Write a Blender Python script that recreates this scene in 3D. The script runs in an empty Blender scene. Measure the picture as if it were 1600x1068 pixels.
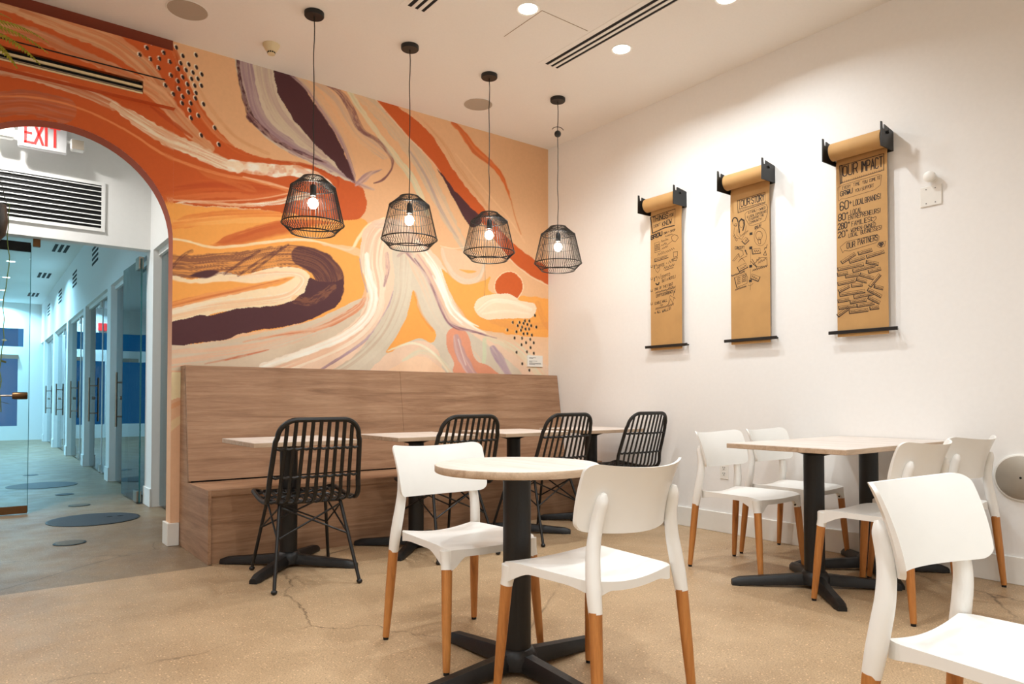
import bpy, math, random
import numpy as np
from mathutils import Vector, Matrix

random.seed(7)
rng = np.random.default_rng(7)
R = math.radians
S = bpy.context.scene
COL = S.collection

# ------------------------------------------------------------------ camera
FPX, YAW, TILT, SHIFT, CAMH = 1087.0, 37.7, 1.2, 67.0, 1.0
cam = bpy.data.cameras.new('camera')
cam.sensor_width = 36.0
cam.lens = FPX / 1600 * 36.0
cam.shift_y = SHIFT / 1600
cam.clip_start = 0.02
camo = bpy.data.objects.new('camera', cam)
camo.location = (0, 0, CAMH)
camo.rotation_euler = (R(90 + TILT), 0, R(-YAW))
COL.objects.link(camo)
S.camera = camo

# ------------------------------------------------------------------ world: blue dusk outside the far hall doors
W = bpy.data.worlds.new('dusk')
S.world = W
W.use_nodes = True
W.node_tree.nodes['Background'].inputs[0].default_value = (0.015, 0.2, 0.5, 1)
W.node_tree.nodes['Background'].inputs[1].default_value = 1.0

# ------------------------------------------------------------------ exposure, light levels
S.view_settings.view_transform = 'Standard'
S.view_settings.look = 'None'
S.view_settings.exposure = 0.0
S.view_settings.gamma = 1.0
S.view_settings.use_curve_mapping = False
E_DOWN, C_DOWN = 15.5, (0.905, 0.985, 1.03)       # dining-room recessed downlights
E_HALL, C_HALL = 72.0, (0.33, 0.74, 1.0)       # hall recessed downlights
E_VEST, C_VEST = 31.0, (1.0, 0.97, 0.93)       # vestibule downlights
E_BULB, C_BULB = 190.0, (1.0, 0.90, 0.76)       # pendant bulbs (emission strength)

# ------------------------------------------------------------------ pixel -> place
_cR = Matrix.Rotation(R(-YAW), 3, 'Z') @ Matrix.Rotation(R(90 + TILT), 3, 'X')
CAMP = Vector((0, 0, CAMH))
def ray(px, py):
    return _cR @ Vector(((px - 800) / FPX, -(py - 534 - SHIFT) / FPX, -1))
def on_z(px, py, z):
    d = ray(px, py); return CAMP + d * ((z - CAMH) / d.z)
def on_x(px, py, x):
    d = ray(px, py); return CAMP + d * (x / d.x)
def on_y(px, py, y):
    d = ray(px, py); return CAMP + d * (y / d.y)
_RT = np.array(_cR.transposed())
def trace_uv(P):
    """world points (n,3) -> tracing coordinates used for the mural's outlines"""
    c = (np.asarray(P) - np.array([0, 0, CAMH])) @ _RT.T
    return np.stack([800 + FPX * c[:, 0] / -c[:, 2], 534 + SHIFT - FPX * c[:, 1] / -c[:, 2]], 1)

# ------------------------------------------------------------------ room dimensions
XR, YM, ZC = 4.48, 5.21, 3.48          # right wall, mural wall, ceiling
XL, YF = -3.2, -3.4                    # walls behind the camera
XH, YB, YE, ZH = 1.31, 7.32, 21.0, 3.38  # hall right wall, bulkhead, hall end, hall ceiling
AX, AR, AZ = 0.41, 0.66, 2.09          # arch centre x, radius, spring height
AT = 0.13                              # arch wall thickness

# ------------------------------------------------------------------ materials
def srgb(r, g, b):
    f = lambda c: ((c / 255 + 0.055) / 1.055) ** 2.4 if c / 255 > 0.04045 else c / 255 / 12.92
    return (f(r), f(g), f(b))
class NT:
    def __init__(s, name):
        s.m = bpy.data.materials.new(name); s.m.use_nodes = True
        s.t = s.m.node_tree; s.n = s.t.nodes; s.l = s.t.links
        s.b = s.n['Principled BSDF']; s.out = s.n['Material Output']
    def new(s, t, **kw):
        n = s.n.new(t)
        for k, v in kw.items(): setattr(n, k, v)
        return n
    def coord(s, scale=(1, 1, 1), kind='Object', rot=(0, 0, 0)):
        c = s.new('ShaderNodeTexCoord'); m = s.new('ShaderNodeMapping')
        m.inputs['Scale'].default_value = scale; m.inputs['Rotation'].default_value = rot
        s.l.new(c.outputs[kind], m.inputs[0]); return m.outputs[0]
    def noise(s, vec, scale, detail=3, rough=0.5, dist=0):
        n = s.new('ShaderNodeTexNoise'); s.l.new(vec, n.inputs['Vector'])
        n.inputs['Scale'].default_value = scale; n.inputs['Detail'].default_value = detail
        n.inputs['Roughness'].default_value = rough; n.inputs['Distortion'].default_value = dist
        return n.outputs['Fac']
    def ramp(s, fac, stops, mode='LINEAR'):
        r = s.new('ShaderNodeValToRGB'); r.color_ramp.interpolation = mode
        e = r.color_ramp.elements
        while len(e) < len(stops): e.new(0.5)
        for i, (p, c) in enumerate(stops):
            e[i].position = p; e[i].color = (c, c, c, 1) if isinstance(c, (int, float)) else (*c, 1)
        s.l.new(fac, r.inputs[0]); return r.outputs[0]
    def mix(s, fac, a, b, mode='MIX'):
        n = s.new('ShaderNodeMix', data_type='RGBA', blend_type=mode)
        for i, v in ((0, fac), (6, a), (7, b)):
            if isinstance(v, (int, float)): n.inputs[i].default_value = v
            elif isinstance(v, tuple): n.inputs[i].default_value = (*v[:3], 1)
            else: s.l.new(v, n.inputs[i])
        return n.outputs[2]
    def math(s, op, a, b=0.0):
        n = s.new('ShaderNodeMath', operation=op)
        for i, v in ((0, a), (1, b)):
            if isinstance(v, (int, float)): n.inputs[i].default_value = v
            else: s.l.new(v, n.inputs[i])
        return n.outputs[0]
    def bump(s, h, strength=0.1, dist=0.01):
        n = s.new('ShaderNodeBump'); n.inputs['Strength'].default_value = strength
        n.inputs['Distance'].default_value = dist
        s.l.new(h, n.inputs['Height']); s.l.new(n.outputs[0], s.b.inputs['Normal'])
    def base(s, c):
        if isinstance(c, tuple): s.b.inputs['Base Color'].default_value = (*c, 1)
        else: s.l.new(c, s.b.inputs['Base Color'])
    def fin(s, rough=0.5, metal=0.0, spec=0.5):
        s.b.inputs['Roughness'].default_value = rough; s.b.inputs['Metallic'].default_value = metal
        s.b.inputs['Specular IOR Level'].default_value = spec
        return s.m
def plain(name, c, rough=0.5, metal=0.0, var=0.06, scale=30, bump=0.0, spec=0.5, kind='Object'):
    t = NT(name); v = t.coord(kind=kind); f = t.noise(v, scale, 3)
    k = t.ramp(f, [(0.3, 1 - var), (0.7, 1.0)])
    t.base(t.mix(1.0, c, k, 'MULTIPLY'))
    if bump: t.bump(f, bump, 0.004)
    return t.fin(rough, metal, spec)
def emis(name, c, e):
    t = NT(name); t.base((0.8, 0.8, 0.8))
    t.b.inputs['Emission Color'].default_value = (*c, 1); t.b.inputs['Emission Strength'].default_value = e
    return t.fin(0.4)
def wood(name, dark, mid, light, axis='X', scale=1.0, rough=0.45, kind='Object'):
    t = NT(name)
    st = {'X': (0.9, 14, 14), 'Y': (14, 0.9, 14), 'Z': (14, 14, 0.9)}[axis]
    v = t.coord(tuple(a * scale for a in st), kind)
    n1 = t.noise(v, 1.6, 8, 0.62, 0.8)
    v2 = t.coord(tuple(a * scale * 5 for a in st), kind)
    n2 = t.noise(v2, 3.0, 3, 0.7)
    c = t.ramp(n1, [(0.3, dark), (0.5, mid), (0.72, light)])
    c = t.mix(0.35, c, t.ramp(n2, [(0.35, 0.55), (0.65, 1.0)]), 'MULTIPLY')
    t.base(c); t.bump(n2, 0.05, 0.002)
    return t.fin(rough)
def glass(name, tint, refl=0.9):
    m = bpy.data.materials.new(name); m.use_nodes = True
    n = m.node_tree.nodes; l = m.node_tree.links; n.remove(n['Principled BSDF'])
    tr = n.new('ShaderNodeBsdfTransparent'); tr.inputs[0].default_value = (*tint, 1)
    gl = n.new('ShaderNodeBsdfGlossy'); gl.inputs['Roughness'].default_value = 0.01
    gl.inputs[0].default_value = (refl, refl, refl, 1)
    lw = n.new('ShaderNodeFresnel'); lw.inputs[0].default_value = 1.5
    mx = n.new('ShaderNodeMixShader'); l.new(lw.outputs[0], mx.inputs[0])
    l.new(tr.outputs[0], mx.inputs[1]); l.new(gl.outputs[0], mx.inputs[2])
    l.new(mx.outputs[0], n['Material Output'].inputs[0]); return m

M = {}
M['white_wall'] = plain('warm white painted wall', srgb(243, 240, 236), 0.75, var=0.02, scale=40, bump=0.04)
M['ceiling'] = plain('painted ceiling', srgb(243, 238, 231), 0.85, var=0.02, scale=60)
M['hall_white'] = plain('white hall paint', srgb(230, 230, 228), 0.7, var=0.02)
M['trim_white'] = plain('white gloss trim', srgb(238, 234, 226), 0.4, var=0.02)
M['black_metal'] = plain('black powder coated metal', srgb(14, 13, 12), 0.42, var=0.15, scale=80)
M['charcoal'] = plain('charcoal textured cast iron', srgb(13, 12, 12), 0.46, var=0.2, scale=160, bump=0.15)
M['rattan'] = plain('black woven synthetic rattan', srgb(13, 12, 11), 0.42, var=0.4, scale=120, bump=0.3)
M['plastic'] = plain('white moulded plastic', srgb(242, 239, 233), 0.33, var=0.015, scale=20)
M['beech'] = wood('honey beech legs', srgb(158, 96, 42), srgb(190, 122, 60), srgb(208, 142, 76), 'Z', 1.2, 0.4)
M['oak'] = wood('brown oak laminate', srgb(138, 100, 72), srgb(168, 128, 97), srgb(188, 150, 118), 'X', 0.9, 0.5)
M['oak_y'] = wood('brown oak laminate, grain along the seat depth', srgb(138, 100, 72), srgb(168, 128, 97), srgb(188, 150, 118), 'Y', 0.9, 0.5)
M['top'] = wood('pale oak table laminate', srgb(214, 198, 184), srgb(230, 217, 206), srgb(241, 232, 224), 'Y', 0.8, 0.4)
M['edge'] = wood('oak edge banding', srgb(180, 150, 122), srgb(200, 172, 144), srgb(212, 186, 160), 'X', 1.0, 0.5)
M['kraft'] = plain('brown kraft paper', srgb(196, 150, 92), 0.75, var=0.10, scale=9, bump=0.08)
M['ink'] = plain('black marker ink', srgb(38, 26, 18), 0.7, var=0.1)
M['steel'] = plain('brushed stainless steel', srgb(170, 160, 148), 0.3, 1.0, var=0.1)
M['bronze'] = plain('bronze patch fitting', srgb(120, 88, 58), 0.35, 0.9, var=0.1)
M['dark'] = plain('dark slot', srgb(8, 8, 8), 0.8, var=0.05)
M['cream_plastic'] = plain('cream plastic', srgb(226, 208, 168), 0.45, var=0.03)
M['grille'] = plain('grey perforated grille', srgb(190, 176, 158), 0.7, var=0.25, scale=700)
M['sign_white'] = emis('backlit white sign face', (1, 0.95, 0.93), 0.18); M['sign_white'].node_tree.nodes['Principled BSDF'].inputs['Base Color'].default_value = (.45, .45, .45, 1)
M['sign_red'] = emis('backlit red letters', (1.0, 0.06, 0.05), 0.55); M['sign_red'].node_tree.nodes['Principled BSDF'].inputs['Base Color'].default_value = (.6, .02, .02, 1)
M['bulb'] = emis('glowing bulb', C_BULB, E_BULB)
M['lamp_disc'] = emis('downlight lens', (1, 0.95, 0.86), 16.0)
M['hall_disc'] = emis('hall downlight lens', (0.85, 0.95, 1.0), 14.0)
M['glass'] = glass('clear green edged glass', (0.90, 0.965, 0.965))
M['room_glass'] = glass('tinted room glass', (0.62, 0.78, 0.82))
M['glass_edge'] = plain('green glass edge', srgb(20, 92, 96), 0.15, var=0.05)
M['manhole'] = plain('dark cast cover', srgb(58, 58, 64), 0.55, var=0.35, scale=90, bump=0.3)
M['brass_cover'] = plain('worn brass cover', srgb(120, 100, 78), 0.45, 0.5, var=0.35, scale=60)
M['leaf'] = plain('green leaf', srgb(92, 118, 30), 0.5, var=0.4, scale=50)
M['fern'] = plain('yellow green fern', srgb(186, 190, 60), 0.5, var=0.4, scale=40)
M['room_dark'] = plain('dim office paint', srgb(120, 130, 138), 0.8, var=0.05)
M['grey_print'] = plain('grey print', srgb(120, 116, 112), 0.7)

def floor_mat(name, dark, light, joints):
    t = NT(name); v = t.coord(kind='Object')
    big = t.noise(v, 1.3, 5, 0.6)
    c = t.ramp(big, [(0.3, dark), (0.7, light)])
    # terrazzo aggregate: pale and dark chips
    vo = t.new('ShaderNodeTexVoronoi'); vo.inputs['Scale'].default_value = 95; t.l.new(v, vo.inputs['Vector'])
    chip = t.new('ShaderNodeSeparateColor'); t.l.new(vo.outputs['Color'], chip.inputs[0])
    near = t.ramp(vo.outputs['Distance'], [(0.25, 1.0), (0.42, 0.0)])
    pale = t.math('MULTIPLY', near, t.ramp(chip.outputs[0], [(0.80, 0.0), (0.86, 0.6)]))
    dk = t.math('MULTIPLY', near, t.ramp(chip.outputs[1], [(0.84, 0.0), (0.9, 0.5)]))
    c = t.mix(pale, c, tuple(min(1, a * 1.7) for a in light)); c = t.mix(dk, c, tuple(a * 0.45 for a in dark))
    fine = t.noise(v, 160, 2, 0.6)
    c = t.mix(0.7, c, t.ramp(fine, [(0.3, 0.5), (0.7, 1.3)]), 'MULTIPLY')
    # hairline cracks with a shape of their own
    wv = t.noise(v, 3.0, 4, 0.6)
    cm = t.new('ShaderNodeVectorMath', operation='ADD'); t.l.new(v, cm.inputs[0])
    cx = t.new('ShaderNodeCombineXYZ'); k = t.math('MULTIPLY', wv, 0.35)
    t.l.new(k, cx.inputs[0]); t.l.new(k, cx.inputs[1]); t.l.new(cx.outputs[0], cm.inputs[1])
    cr = t.new('ShaderNodeTexVoronoi', feature='DISTANCE_TO_EDGE'); cr.inputs['Scale'].default_value = joints
    t.l.new(cm.outputs[0], cr.inputs['Vector'])
    line = t.ramp(cr.outputs['Distance'], [(0.0, 1.0), (0.0042, 0.0)])
    gate = t.ramp(t.noise(v, 1.7, 2), [(0.44, 0.0), (0.55, 0.8)])
    c = t.mix(t.math('MULTIPLY', line, gate), c, tuple(a * 0.3 for a in dark))
    t.base(c)
    rr = t.ramp(t.noise(v, 5, 3), [(0.3, 0.34), (0.7, 0.5)]); t.l.new(rr, t.b.inputs['Roughness'])
    t.bump(fine, 0.04, 0.002)
    t.b.inputs['Specular IOR Level'].default_value = 0.4
    return t.m
M['floor'] = floor_mat('polished beige terrazzo', srgb(168, 138, 104), srgb(198, 168, 132), 0.55)
M['floor_hall'] = floor_mat('worn grey concrete terrazzo', srgb(128, 106, 82), srgb(156, 134, 106), 0.7)

# ------------------------------------------------------------------ mesh helpers
class MB:
    def __init__(s): s.v = []; s.f = []; s.mi = []; s.cur = 0
    def add(s, vs, fs):
        o = len(s.v); s.v += [tuple(v) for v in vs]
        s.f += [tuple(i + o for i in f) for f in fs]; s.mi += [s.cur] * len(fs); return s
    def box(s, x0, x1, y0, y1, z0, z1, bev=0.0):
        if bev <= 0:
            return s.add([(x0, y0, z0), (x1, y0, z0), (x1, y1, z0), (x0, y1, z0), (x0, y0, z1), (x1, y0, z1), (x1, y1, z1), (x0, y1, z1)],
                         [(0, 3, 2, 1), (4, 5, 6, 7), (0, 1, 5, 4), (1, 2, 6, 5), (2, 3, 7, 6), (3, 0, 4, 7)])
        b = bev
        def ring(i, z): return [(x0 + i, y0 + i, z), (x1 - i, y0 + i, z), (x1 - i, y1 - i, z), (x0 + i, y1 - i, z)]
        def oct_(i, z):
            return [(x0 + b, y0 + i, z), (x1 - b, y0 + i, z), (x1 - i, y0 + b, z), (x1 - i, y1 - b, z), (x1 - b, y1 - i, z), (x0 + b, y1 - i, z), (x0 + i, y1 - b, z), (x0 + i, y0 + b, z)]
        L = [oct_(b, z0), oct_(0, z0 + b), oct_(0, z1 - b), oct_(b, z1)]
        # the inset octagons collapse to the rectangle corners
        L[0] = [p for q in ring(b, z0) for p in (q, q)]; L[0] = L[0][1:] + L[0][:1]
        L[3] = [(p[0], p[1], z1) for p in L[0]]
        vs = [p for l in L for p in l]; fs = []
        for k in range(3):
            for i in range(8):
                j = (i + 1) % 8; fs.append((k * 8 + i, k * 8 + j, k * 8 + 8 + j, k * 8 + 8 + i))
        fs.append((6, 4, 2, 0)); fs.append((24, 26, 28, 30))
        return s.add(vs, fs)
    def lathe(s, prof, seg=24, c=(0, 0, 0), axis='Z', cap=True):
        vs = []; n = len(prof)
        for r, h in prof:
            for k in range(seg):
                a = 2 * math.pi * k / seg; x, y = r * math.cos(a), r * math.sin(a)
                p = {'Z': (x, y, h), 'X': (h, x, y), 'Y': (y, h, x)}[axis]
                vs.append((p[0] + c[0], p[1] + c[1], p[2] + c[2]))
        fs = []
        for i in range(n - 1):
            for k in range(seg):
                j = (k + 1) % seg; fs.append((i * seg + k, i * seg + j, (i + 1) * seg + j, (i + 1) * seg + k))
        if cap:
            fs.append(tuple(range(seg))[::-1]); fs.append(tuple((n - 1) * seg + k for k in range(seg)))
        return s.add(vs, fs)
    def tube(s, pts, r, seg=8, closed=False, flat=None, up=None):
        """r: radius or list; flat: (a,b) cross-section half sizes instead of a round one"""
        P = [Vector(p) for p in pts]; n = len(P)
        rr = r if isinstance(r, (list, tuple)) else [r] * n
        vs = []; prevN = None
        for i in range(n):
            if closed: d = P[(i + 1) % n] - P[i - 1]
            else: d = P[min(i + 1, n - 1)] - P[max(i - 1, 0)]
            if d.length < 1e-9: d = Vector((0, 0, 1))
            d.normalize()
            if up is not None: u = Vector(up)
            elif prevN is not None: u = prevN
            else: u = Vector((0, 0, 1)) if abs(d.z) < 0.9 else Vector((1, 0, 0))
            nn = u - d * u.dot(d)
            if nn.length < 1e-6: nn = d.orthogonal()
            nn.normalize(); prevN = nn; b = d.cross(nn)
            for k in range(seg):
                a = 2 * math.pi * (k + 0.5) / seg
                if flat:
                    ca, sa = math.cos(a), math.sin(a)
                    m = max(abs(ca), abs(sa)) if seg == 4 else 1
                    q = P[i] + nn * (ca / m * flat[1] * rr[i]) + b * (sa / m * flat[0] * rr[i])
                else: q = P[i] + nn * (math.cos(a) * rr[i]) + b * (math.sin(a) * rr[i])
                vs.append(q)
        fs = []; m = n if closed else n - 1
        for i in range(m):
            i2 = (i + 1) % n
            for k in range(seg):
                j = (k + 1) % seg; fs.append((i * seg + k, i * seg + j, i2 * seg + j, i2 * seg + k))
        if not closed:
            fs.append(tuple(range(seg))[::-1]); fs.append(tuple((n - 1) * seg + k for k in range(seg)))
        return s.add(vs, fs)
    def prism(s, poly, fn):
        """poly: 2-D outline; fn(p,k) -> 3-D point for k = 0/1 (two faces)"""
        n = len(poly); vs = [fn(p, 0) for p in poly] + [fn(p, 1) for p in poly]
        fs = [tuple(range(n)), tuple(range(n, 2 * n))[::-1]]
        for i in range(n): j = (i + 1) % n; fs.append((i, i + n, j + n, j))
        return s.add(vs, fs)
    def sphere(s, c, r, seg=14, rings=8, sc=(1, 1, 1)):
        prof = [(max(1e-4, math.sin(math.pi * i / rings)) * r, -math.cos(math.pi * i / rings) * r) for i in range(rings + 1)]
        o = len(s.v); s.lathe(prof, seg)
        for i in range(o, len(s.v)):
            x, y, z = s.v[i]; s.v[i] = (x * sc[0] + c[0], y * sc[1] + c[1], z * sc[2] + c[2])
        return s
    def grid(s, nu, nv, fn):
        vs = [fn(i / nu, j / nv) for j in range(nv + 1) for i in range(nu + 1)]
        fs = [(j * (nu + 1) + i, j * (nu + 1) + i + 1, (j + 1) * (nu + 1) + i + 1, (j + 1) * (nu + 1) + i) for j in range(nv) for i in range(nu)]
        return s.add(vs, fs)
    def build(s, name, mat, parent=None, smooth=False, fix=True):
        me = bpy.data.meshes.new(name); me.from_pydata(s.v, [], s.f)
        for m in (mat if isinstance(mat, (list, tuple)) else [mat]): me.materials.append(M[m] if isinstance(m, str) else m)
        if any(s.mi): me.polygons.foreach_set('material_index', s.mi)
        if fix:
            import bmesh
            bm = bmesh.new(); bm.from_mesh(me); bmesh.ops.remove_doubles(bm, verts=bm.verts, dist=1e-6); bmesh.ops.recalc_face_normals(bm, faces=bm.faces); bm.to_mesh(me); bm.free()
        if smooth:
            me.polygons.foreach_set('use_smooth', [True] * len(me.polygons))
            me.set_sharp_from_angle(angle=R(42))
        me.update()
        o = bpy.data.objects.new(name, me); COL.objects.link(o)
        if parent is not None: o.parent = parent
        return o
def tag(o, label, cat, group=None):
    o['label'] = label; o['category'] = cat
    if group: o['group'] = group
    return o
def thing(name, label, cat, loc=(0, 0, 0), rotz=0, group=None):
    o = bpy.data.objects.new(name, None); COL.objects.link(o)
    o.location = loc; o.rotation_euler = (0, 0, rotz); o.empty_display_size = 0.1
    return tag(o, label, cat, group)
def struct(name, mb, mat, smooth=False, label=None):
    o = mb.build(name, mat, None, smooth); o['kind'] = 'structure'
    if label: o['label'] = label
    return o
def copy_tree(o, parent=None):
    c = o.copy(); COL.objects.link(c); c.parent = parent
    for ch in [x for x in list(CH.get(o.name, []))]: copy_tree(ch, c)
    return c
CH = {}
def index_children():
    CH.clear()
    for o in bpy.data.objects:
        if o.parent: CH.setdefault(o.parent.name, []).append(o)
def catmull(pts, n=8, closed=True):
    P = np.asarray(pts, float); m = len(P); out = []
    rngi = range(m) if closed else range(m - 1)
    for i in rngi:
        if closed: p0, p1, p2, p3 = P[i - 1], P[i], P[(i + 1) % m], P[(i + 2) % m]
        else: p0, p1, p2, p3 = P[max(i - 1, 0)], P[i], P[i + 1], P[min(i + 2, m - 1)]
        for k in range(n):
            t = k / n
            out.append(0.5 * ((2 * p1) + (-p0 + p2) * t + (2 * p0 - 5 * p1 + 4 * p2 - p3) * t * t + (-p0 + 3 * p1 - 3 * p2 + p3) * t ** 3))
    if not closed: out.append(P[-1])
    return np.array(out)

# ------------------------------------------------------------------ the mural: paint laid on the wall, outlines traced once and stored per wall vertex
def vnoise(x, y, seed=0):
    xi = np.floor(x).astype(np.int64); yi = np.floor(y).astype(np.int64)
    fx = x - xi; fy = y - yi; fx = fx * fx * (3 - 2 * fx); fy = fy * fy * (3 - 2 * fy)
    def h(a, b):
        n = (a * 374761393 + b * 668265263 + seed * 974711) & 0x7fffffff
        n = ((n ^ (n >> 13)) * 1274126177) & 0x7fffffff
        return ((n ^ (n >> 16)) & 0xffff) / 65535.0
    return (h(xi, yi) * (1 - fx) + h(xi + 1, yi) * fx) * (1 - fy) + (h(xi, yi + 1) * (1 - fx) + h(xi + 1, yi + 1) * fx) * fy
def sstep(a, b, x):
    t = np.clip((x - a) / (b - a + 1e-9), 0, 1); return t * t * (3 - 2 * t)
class Paint:
    def __init__(s, uv, base):
        s.u = uv[:, 0]; s.v = uv[:, 1]; s.c = np.tile(np.array(base, float), (len(uv), 1))
        s.ju = s.u + (vnoise(s.u / 9, s.v / 9, 5) - .5) * 2.2; s.jv = s.v + (vnoise(s.u / 9, s.v / 9, 9) - .5) * 2.2
        s.k = 11
    def put(s, idx, col, a):
        a = a[:, None]; s.c[idx] = s.c[idx] * (1 - a) + np.array(col, float) * a
    def fill(s, pts, col, smooth=True, soft=0.0, alpha=1.0, streak=None):
        P = catmull(pts, 6) if smooth else np.asarray(pts, float)
        x0, y0 = P.min(0) - 3; x1, y1 = P.max(0) + 3
        idx = np.nonzero((s.ju > x0) & (s.ju < x1) & (s.jv > y0) & (s.jv < y1))[0]
        if not len(idx): return
        x = s.ju[idx]; y = s.jv[idx]; ins = np.zeros(len(idx), bool)
        dm = np.full(len(idx), 1e9) if soft else None
        for i in range(len(P)):
            ax, ay = P[i]; bx, by = P[(i + 1) % len(P)]
            if ay != by:
                c = ((ay > y) != (by > y)) & (x < (bx - ax) * (y - ay) / (by - ay) + ax); ins ^= c
            if soft:
                L2 = (bx - ax) ** 2 + (by - ay) ** 2 + 1e-9
                t = np.clip(((x - ax) * (bx - ax) + (y - ay) * (by - ay)) / L2, 0, 1)
                dm = np.minimum(dm, (x - ax - t * (bx - ax)) ** 2 + (y - ay - t * (by - ay)) ** 2)
        a = ins.astype(float)
        if soft: a *= sstep(0, soft, np.sqrt(dm))
        s.put(idx, col, a * alpha)
    def stroke(s, pts, w, col, col2=None, alpha=1.0, streak=0.0, sl=60, sw=2.0, soft=1.2, taper=(0, 0), gaps=0.0):
        """a brush pull: w = width (or list) in tracing units, streak = how much bristle marks break it up,
        sl / sw = length / width of the bristle marks, col2 = colour mixed along the bristles"""
        s.k += 1; P = catmull(pts, 6, closed=False); n = len(P)
        ws = np.interp(np.linspace(0, 1, n), np.linspace(0, 1, len(w)), w) if isinstance(w, (list, tuple)) else np.full(n, float(w))
        seg = np.linalg.norm(np.diff(P, axis=0), axis=1); cum = np.concatenate([[0], np.cumsum(seg)])
        m = ws.max() / 2 + 3; x0, y0 = P.min(0) - m; x1, y1 = P.max(0) + m
        idx = np.nonzero((s.u > x0) & (s.u < x1) & (s.v > y0) & (s.v < y1))[0]
        if not len(idx): return
        x = s.u[idx]; y = s.v[idx]
        best = np.full(len(idx), 1e18); bs = np.zeros(len(idx)); bd = np.zeros(len(idx)); bw = np.ones(len(idx))
        for i in range(n - 1):
            ax, ay = P[i]; dx, dy = P[i + 1] - P[i]; L = seg[i]
            if L < 1e-6: continue
            t = np.clip(((x - ax) * dx + (y - ay) * dy) / (L * L), 0, 1)
            ex = x - ax - t * dx; ey = y - ay - t * dy; d2 = ex * ex + ey * ey
            k = d2 < best
            best[k] = d2[k]; bs[k] = cum[i] + t[k] * L; bd[k] = ((dx * ey - dy * ex) / L)[k]
            bw[k] = ws[i] + (ws[i + 1] - ws[i]) * t[k]
        d = np.sqrt(best); half = bw / 2
        tot = cum[-1]
        if taper[0]: half = half * sstep(0, taper[0], bs + 0.01)
        if taper[1]: half = half * sstep(0, taper[1], tot - bs + 0.01)
        edge = (vnoise(bs / 7, np.sign(bd) * 3 + 50, s.k) - .5) * min(3.0, 0.12 * ws.max())
        a = 1 - sstep(half - soft, half + 0.3, d + edge)
        across = bd / sw
        bris = 0.6 * vnoise(bs / sl, across, s.k + 40) + 0.4 * vnoise(bs / (sl * .35), across * 2.1, s.k + 80)
        if streak: a *= 1 - streak * sstep(0.42, 0.62, bris)
        if gaps: a *= 1 - gaps * sstep(0.5, 0.75, vnoise(bs / 22, bd / 9, s.k + 120))
        a *= alpha
        if col2 is not None:
            mixf = sstep(0.35, 0.65, 0.6 * vnoise(bs / (sl * 1.3), across * .7, s.k + 160) + 0.4 * vnoise(bs / sl, across * 1.7, s.k + 200))[:, None]
            cc = np.array(col, float) * (1 - mixf) + np.array(col2, float) * mixf
            aa = a[:, None]; s.c[idx] = s.c[idx] * (1 - aa) + cc * aa
        else: s.put(idx, col, a)
    def dot(s, x, y, rx, ry, col, ang=0.0):
        m = max(rx, ry) + 2
        idx = np.nonzero((abs(s.u - x) < m) & (abs(s.v - y) < m))[0]
        if not len(idx): return
        ca, sa = math.cos(ang), math.sin(ang); dx = s.u[idx] - x; dy = s.v[idx] - y
        q = np.sqrt(((dx * ca + dy * sa) / rx) ** 2 + ((-dx * sa + dy * ca) / ry) ** 2)
        s.put(idx, col, 1 - sstep(1 - .5 / rx, 1 + .3 / rx, q))

PEACH = (228, 176, 132); TERRA = (200, 90, 40); TERRA2 = (183, 74, 32); AMBER = (240, 162, 80); PLUM = (80, 44, 48)
CREAM = (240, 222, 198); GREY = (208, 188, 166); MAUVE = (152, 118, 128); PINKC = (232, 196, 168); TAN = (214, 164, 122)
PALE = (238, 198, 164); GREENC = (208, 204, 172); RUST = (128, 52, 26); WHITE = (246, 236, 222)
DOTS_A = [(790,200),(848,203),(900,215),(948,218),(848,240),(888,245),(937,260),(980,262),(817,265),(912,292),(777,303),(1090,305),(1017,310),(838,328),(888,325),(945,343),(1005,350),(1050,357),(883,377),(992,383),(1035,388),(1092,373),(1073,402),(1122,412),(952,418),(1017,428),(1100,437),(1065,437),(990,450),(1043,468),(1083,475),(1120,475),(920,473),(995,493),(965,522),(1048,512),(1090,515),(1017,537),(1087,545),(1014,573),(1062,573),(1132,578),(1055,612),(1104,642),(1063,656),(1195,710),(1120,752),(1218,803)]
DOTS_B = [(1280,523),(1290,607),(1120,573),(1168,573),(1208,562),(1240,563),(1198,580),(1225,588),(1155,597),(1186,607),(1253,597),(1212,621),(1237,621),(1080,628),(1146,641),(1178,630),(1198,656),(1225,655),(1258,665),(1132,686),(1186,688),(1246,696),(1215,720),(1271,721),(1182,735),(1248,756),(1147,790),(1222,787),(1272,797),(1188,873),(1240,920)]

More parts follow.
